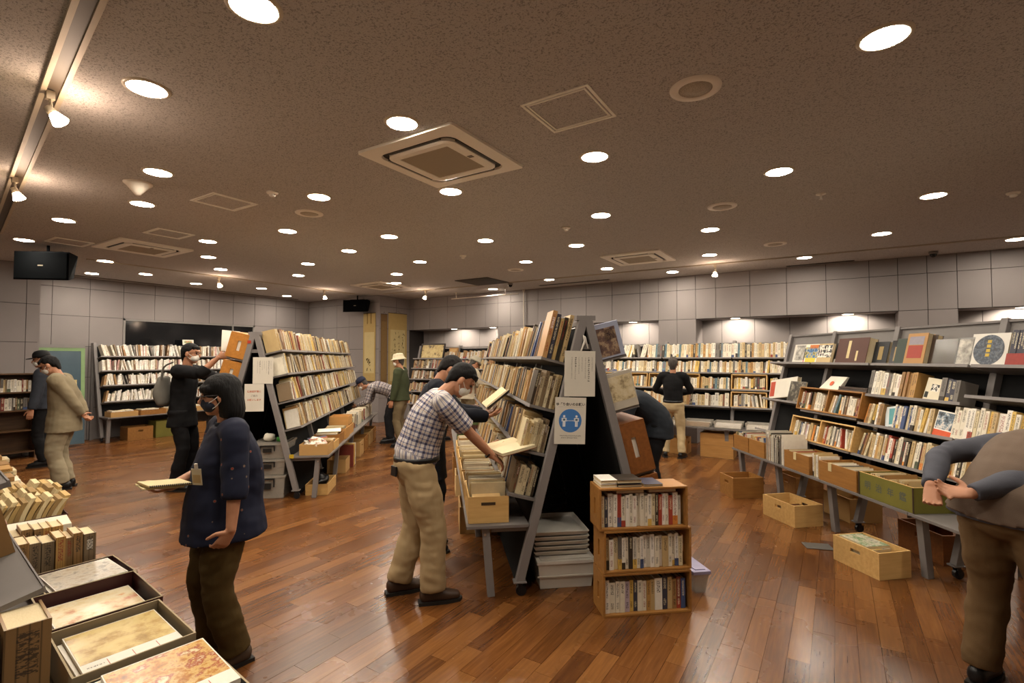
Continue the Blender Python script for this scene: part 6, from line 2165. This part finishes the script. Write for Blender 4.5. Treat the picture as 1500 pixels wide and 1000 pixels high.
B().box(-.205, .205, -.125, .145, -.004, 0).build('cover', pm('cover_rust', '#6b3a1e', .6), o)

# ---- man behind him, dark coat, holding an open book
root, J, M = person('grey-haired man in navy coat holding an open book behind the plaid man', (-3.02, 3.38), (.72, .69), 1.70, cloth('navy_coat', '#10131c'), cloth('black_trousers', '#141416'), pm('shoe_black', '#0d0d0f', .4), HAIRD,
    bend=(4, 8, 14, 34), hands={'R': (.14, .5, 1.15), 'L': (-.14, .5, 1.15)}, poles={'R': (.6, -.4, -.9), 'L': (-.6, -.4, -.9)}, look=(0, -22), jacket=True, skirt=.25, seedk=2,
    handpose={'R': ((-.3, 1, .2), (-.3, 0, 1), 25), 'L': ((.3, 1, .2), (.3, 0, 1), 25)})
o = thing('open_hardback', 'open dark hardback held by the grey-haired man in navy', 'book', M=M @ TR((.0, .52, 1.2), 0, R(38)))
for k in (-1, 1):
    q = Matrix.Rotation(R(-k * 14), 4, 'Y')
    B().box(*sorted((0, k * .17)), 0, .24, 0, .014, q).build('pages', PAGES, o)
    B().box(*sorted((0, k * .175)), -.004, .244, -.006, 0, q).build('cover', pm('cover_black', '#1a1614', .5), o)

# ---- man in beige jacket, hands behind his back
root, J, M = person('man in beige jacket and trousers with hands clasped behind his back', (-8.32, 2.40), (-.50, -.86), 1.69, cloth('beige_jacket', '#7d715a'), cloth('beige_trousers', '#938870'), pm('shoe_black', '#0d0d0f', .4), HAIRB,
    bend=(2, 6, 14, 30), hands={'R': (.03, -.24, .86), 'L': (-.05, -.22, .90)}, poles={'R': (1, -.6, 0), 'L': (-1, -.6, 0)}, mask=MASKW, jacket=True, skirt=.13, fat=1.2, legw=1.25, wide=1.05, look=(0, -12), seedk=1,
    handpose={'R': ((-.7, -.2, -.6), (0, -1, .3), 30), 'L': ((.6, -.3, -.5), (0, -1, 0), 40)}, collar=cloth('shirt_blue', '#6f7484'), glasses=True)
root, J, M = person('person in black cap standing behind the beige-jacketed man', (-10.3, 2.75), (-.5, -.86), 1.73, cloth('slate_jacket', '#2e3138'), cloth('black_trousers', '#141416'), pm('shoe_black', '#0d0d0f', .4), HAIRB,
    bend=(0, 2, 6, 14), hands={'R': (.26, .02, .82), 'L': (-.26, .1, .82)}, mask=MASKW, hat=('cap', pm('cap_black', '#0d0d10', .8)), jacket=True, vox=.014, seedk=4)

# ---- tall man in black reaching for a crate
root, J, M = person('tall man in black with shoulder bag reaching into the amber crate', (-7.02, 3.2), (.80, .60), 1.82, cloth('black_knit', '#0e0e10'), cloth('black_trousers', '#141416'), pm('shoe_black', '#0d0d0f', .4), HAIRB,
    bend=(2, 4, 8, 10), hands={'R': (.16, .48, 1.56), 'L': (-.12, .5, 1.42)}, poles={'R': (.5, -.1, -1), 'L': (-.6, 0, -1)}, mask=MASKW, glasses=True, skirt=.12, sleeve='mid', seedk=5,
    handpose={'R': ((0, 1, .3), (-1, 0, 0), 20), 'L': ((.3, 1, .1), (.4, 0, -1), 35)})
o = thing('shoulder_bag', 'grey canvas bag on the shoulder of the tall man in black', 'bag', M=M @ TR((.08, -.17, 1.02)))
b = B()
b.tube([(0, 0, 0), (0, -.02, .12), (0, 0, .3)], [(.11, .05), (.14, .07), (.11, .03)], (1, 0, 0), 16, 4)
b.build('bag_body', cloth('canvas_grey', '#6d6a63'), o, True)
B().tube([(.08, .02, .28), (.1, .05, .42), (.08, .14, .48)], [(.02, .008)] * 3, (1, 0, 0), 8, 3).build('strap', cloth('canvas_grey', '#6d6a63'), o)
o = thing('paper_sheet', 'white booklet lifted out of the amber crate by the tall man', 'booklet', M=uL.M @ TR((.12, .3, 1.74), R(15), R(78), R(20)))
B().box(-.1, .1, 0, .26, 0, .006).build('sheet', PWH, o)
B().lathe([(.033, -.012), (.033, .012)], 16, Matrix.Translation(J['wrR'] - V((0, .03, .02))) @ Matrix.Rotation(R(65), 4, 'X')).build('wrist_watch', pm('band_black', '#141414', .5), root)

# ---- far people
root, J, M = person('stooping man in plaid shirt and navy cap at the far table', (-7.42, 7.15), (-.62, -.5), 1.68, plaid_mat('plaid_far', '#b9b0aa', '#17182c', '#4c4a5c'), cloth('charcoal_trousers', '#202124'), pm('shoe_black', '#0d0d0f', .4), HAIRG,
    bend=(48, 72, 84, 74), plaid=True, hands={'R': (.14, .6, .72), 'L': (-.14, .62, .74)}, poles={'R': (.5, 0, -1), 'L': (-.5, 0, -1)}, hat=('cap', pm('cap_navy', '#171c34', .8)), mask=MASKW, vox=.014, look=(0, 10), lean=-.08, seedk=6)
root, J, M = person('man in green jacket and pale bucket hat by the scrolls', (-6.9, 6.95), (-.86, -.45), 1.70, cloth('green_jacket', '#353a26'), cloth('khaki_far', '#6b5d45'), pm('shoe_black', '#0d0d0f', .4), HAIRG,
    bend=(0, 2, 6, 12), hands={'R': (.22, .12, .85), 'L': (-.22, .12, .85)}, hat=('bucket', pm('hat_cream', '#b3a98f', .9)), mask=MASKW, jacket=True, vox=.014, seedk=7, collar=cloth('shirt_white', '#b9b4a8'))
root, J, M = person('man in pale jacket and light hat reading by the far shelves', (-6.15, 8.0), (.35, .94), 1.68, cloth('pale_jacket', '#a89d88'), cloth('khaki_far', '#6b5d45'), pm('shoe_black', '#0d0d0f', .4), HAIRG,
    bend=(4, 8, 14, 30), hands={'R': (.12, .42, 1.1), 'L': (-.1, .42, 1.1)}, poles={'R': (.6, -.4, -.9), 'L': (-.6, -.4, -.9)}, hat=('bucket', pm('hat_grey', '#97907f', .9)), jacket=True, vox=.014, look=(0, -14), seedk=8)
root, J, M = person('dark-jacketed visitor with grey hair left of the pale-jacketed man', (-6.75, 7.9), (.2, .97), 1.62, cloth('dark_jacket', '#1c1c20'), cloth('black_trousers', '#141416'), pm('shoe_black', '#0d0d0f', .4), HAIRG,
    bend=(2, 6, 12, 26), jacket=True, vox=.014, look=(-15, -10), seedk=9, hands={'R': (.2, .2, .9), 'L': (-.2, .2, .9)})
root, J, M = person('grey-haired man in black shirt and khaki trousers browsing the back shelves', (-2.30, 8.62), (-.12, .99), 1.65, cloth('black_shirt', '#0d0d0f'), cloth('khaki_light', '#b09c78'), pm('shoe_black', '#0d0d0f', .4), HAIRG,
    bend=(-1, 2, 6, 6), hands={'R': (.1, .3, 1.08), 'L': (-.16, .28, 1.06)}, poles={'R': (1, -.3, -.6), 'L': (-1, -.3, -.6)}, legw=1.08, fat=1.1, vox=.013, hem=.985, tuck=True, look=(0, 14), feet={'R': (.13, 0, .085, 14), 'L': (-.14, .0, .085, -14)}, belt=pm('belt_black', '#121113', .4), seedk=3)
root, J, M = person('visitor in dark padded jacket bending behind the centre unit', (-1.75, 5.75), (-.80, -.45), 1.66, cloth('padded_jacket', '#22262c'), cloth('black_trousers', '#141416'), pm('shoe_black', '#0d0d0f', .4), HAIRD,
    bend=(30, 52, 64, 60), jacket=True, skirt=.08, fat=1.15, hands={'R': (.15, .55, .8), 'L': (-.15, .55, .8)}, poles={'R': (.5, 0, -1), 'L': (-.5, 0, -1)}, vox=.013, lean=-.05, seedk=10)

# ---- stooping man at the right edge
root, J, M = person('stooping man at the right edge with hands clasped behind him', (.72, 3.46), (.60, .80), 1.70, cloth('chambray', '#4c4d55'), cloth('brown_cord', '#5f4a30'), pm('shoe_black', '#0d0d0f', .4), HAIRG,
    bend=(36, 60, 78, 88), fat=1.04, wide=1.12, legw=1.28, vox=.011, lean=-.03, vest=cloth('vest_taupe', '#65564a'), skirt=0, look=(0, 20), hem=.87, arm=1.24,
    hands={'L': (-.20, -.26, 1.0), 'R': (-.05, -.31, .99)}, poles={'L': (-1, -.1, .4), 'R': (1, -1.3, .3)},
    handpose={'L': ((.35, -.5, -.6), (.3, -.8, .5), 28), 'R': ((-1, -.1, -.1), (.1, -.6, .8), 32)}, feet={'R': (.16, .02, .085), 'L': (-.13, -.02, .085)}, seedk=11)
B().lathe([(.007, 0), (.007, .003)], 10, Matrix.Translation(J['wrR'].lerp(J['elR'], .28) + V((0, -.042, 0))) @ Matrix.Rotation(R(90), 4, 'X')).build('cuff_button', pm('button_white', '#c9c4ba', .4, var=0), root)
flush_books()
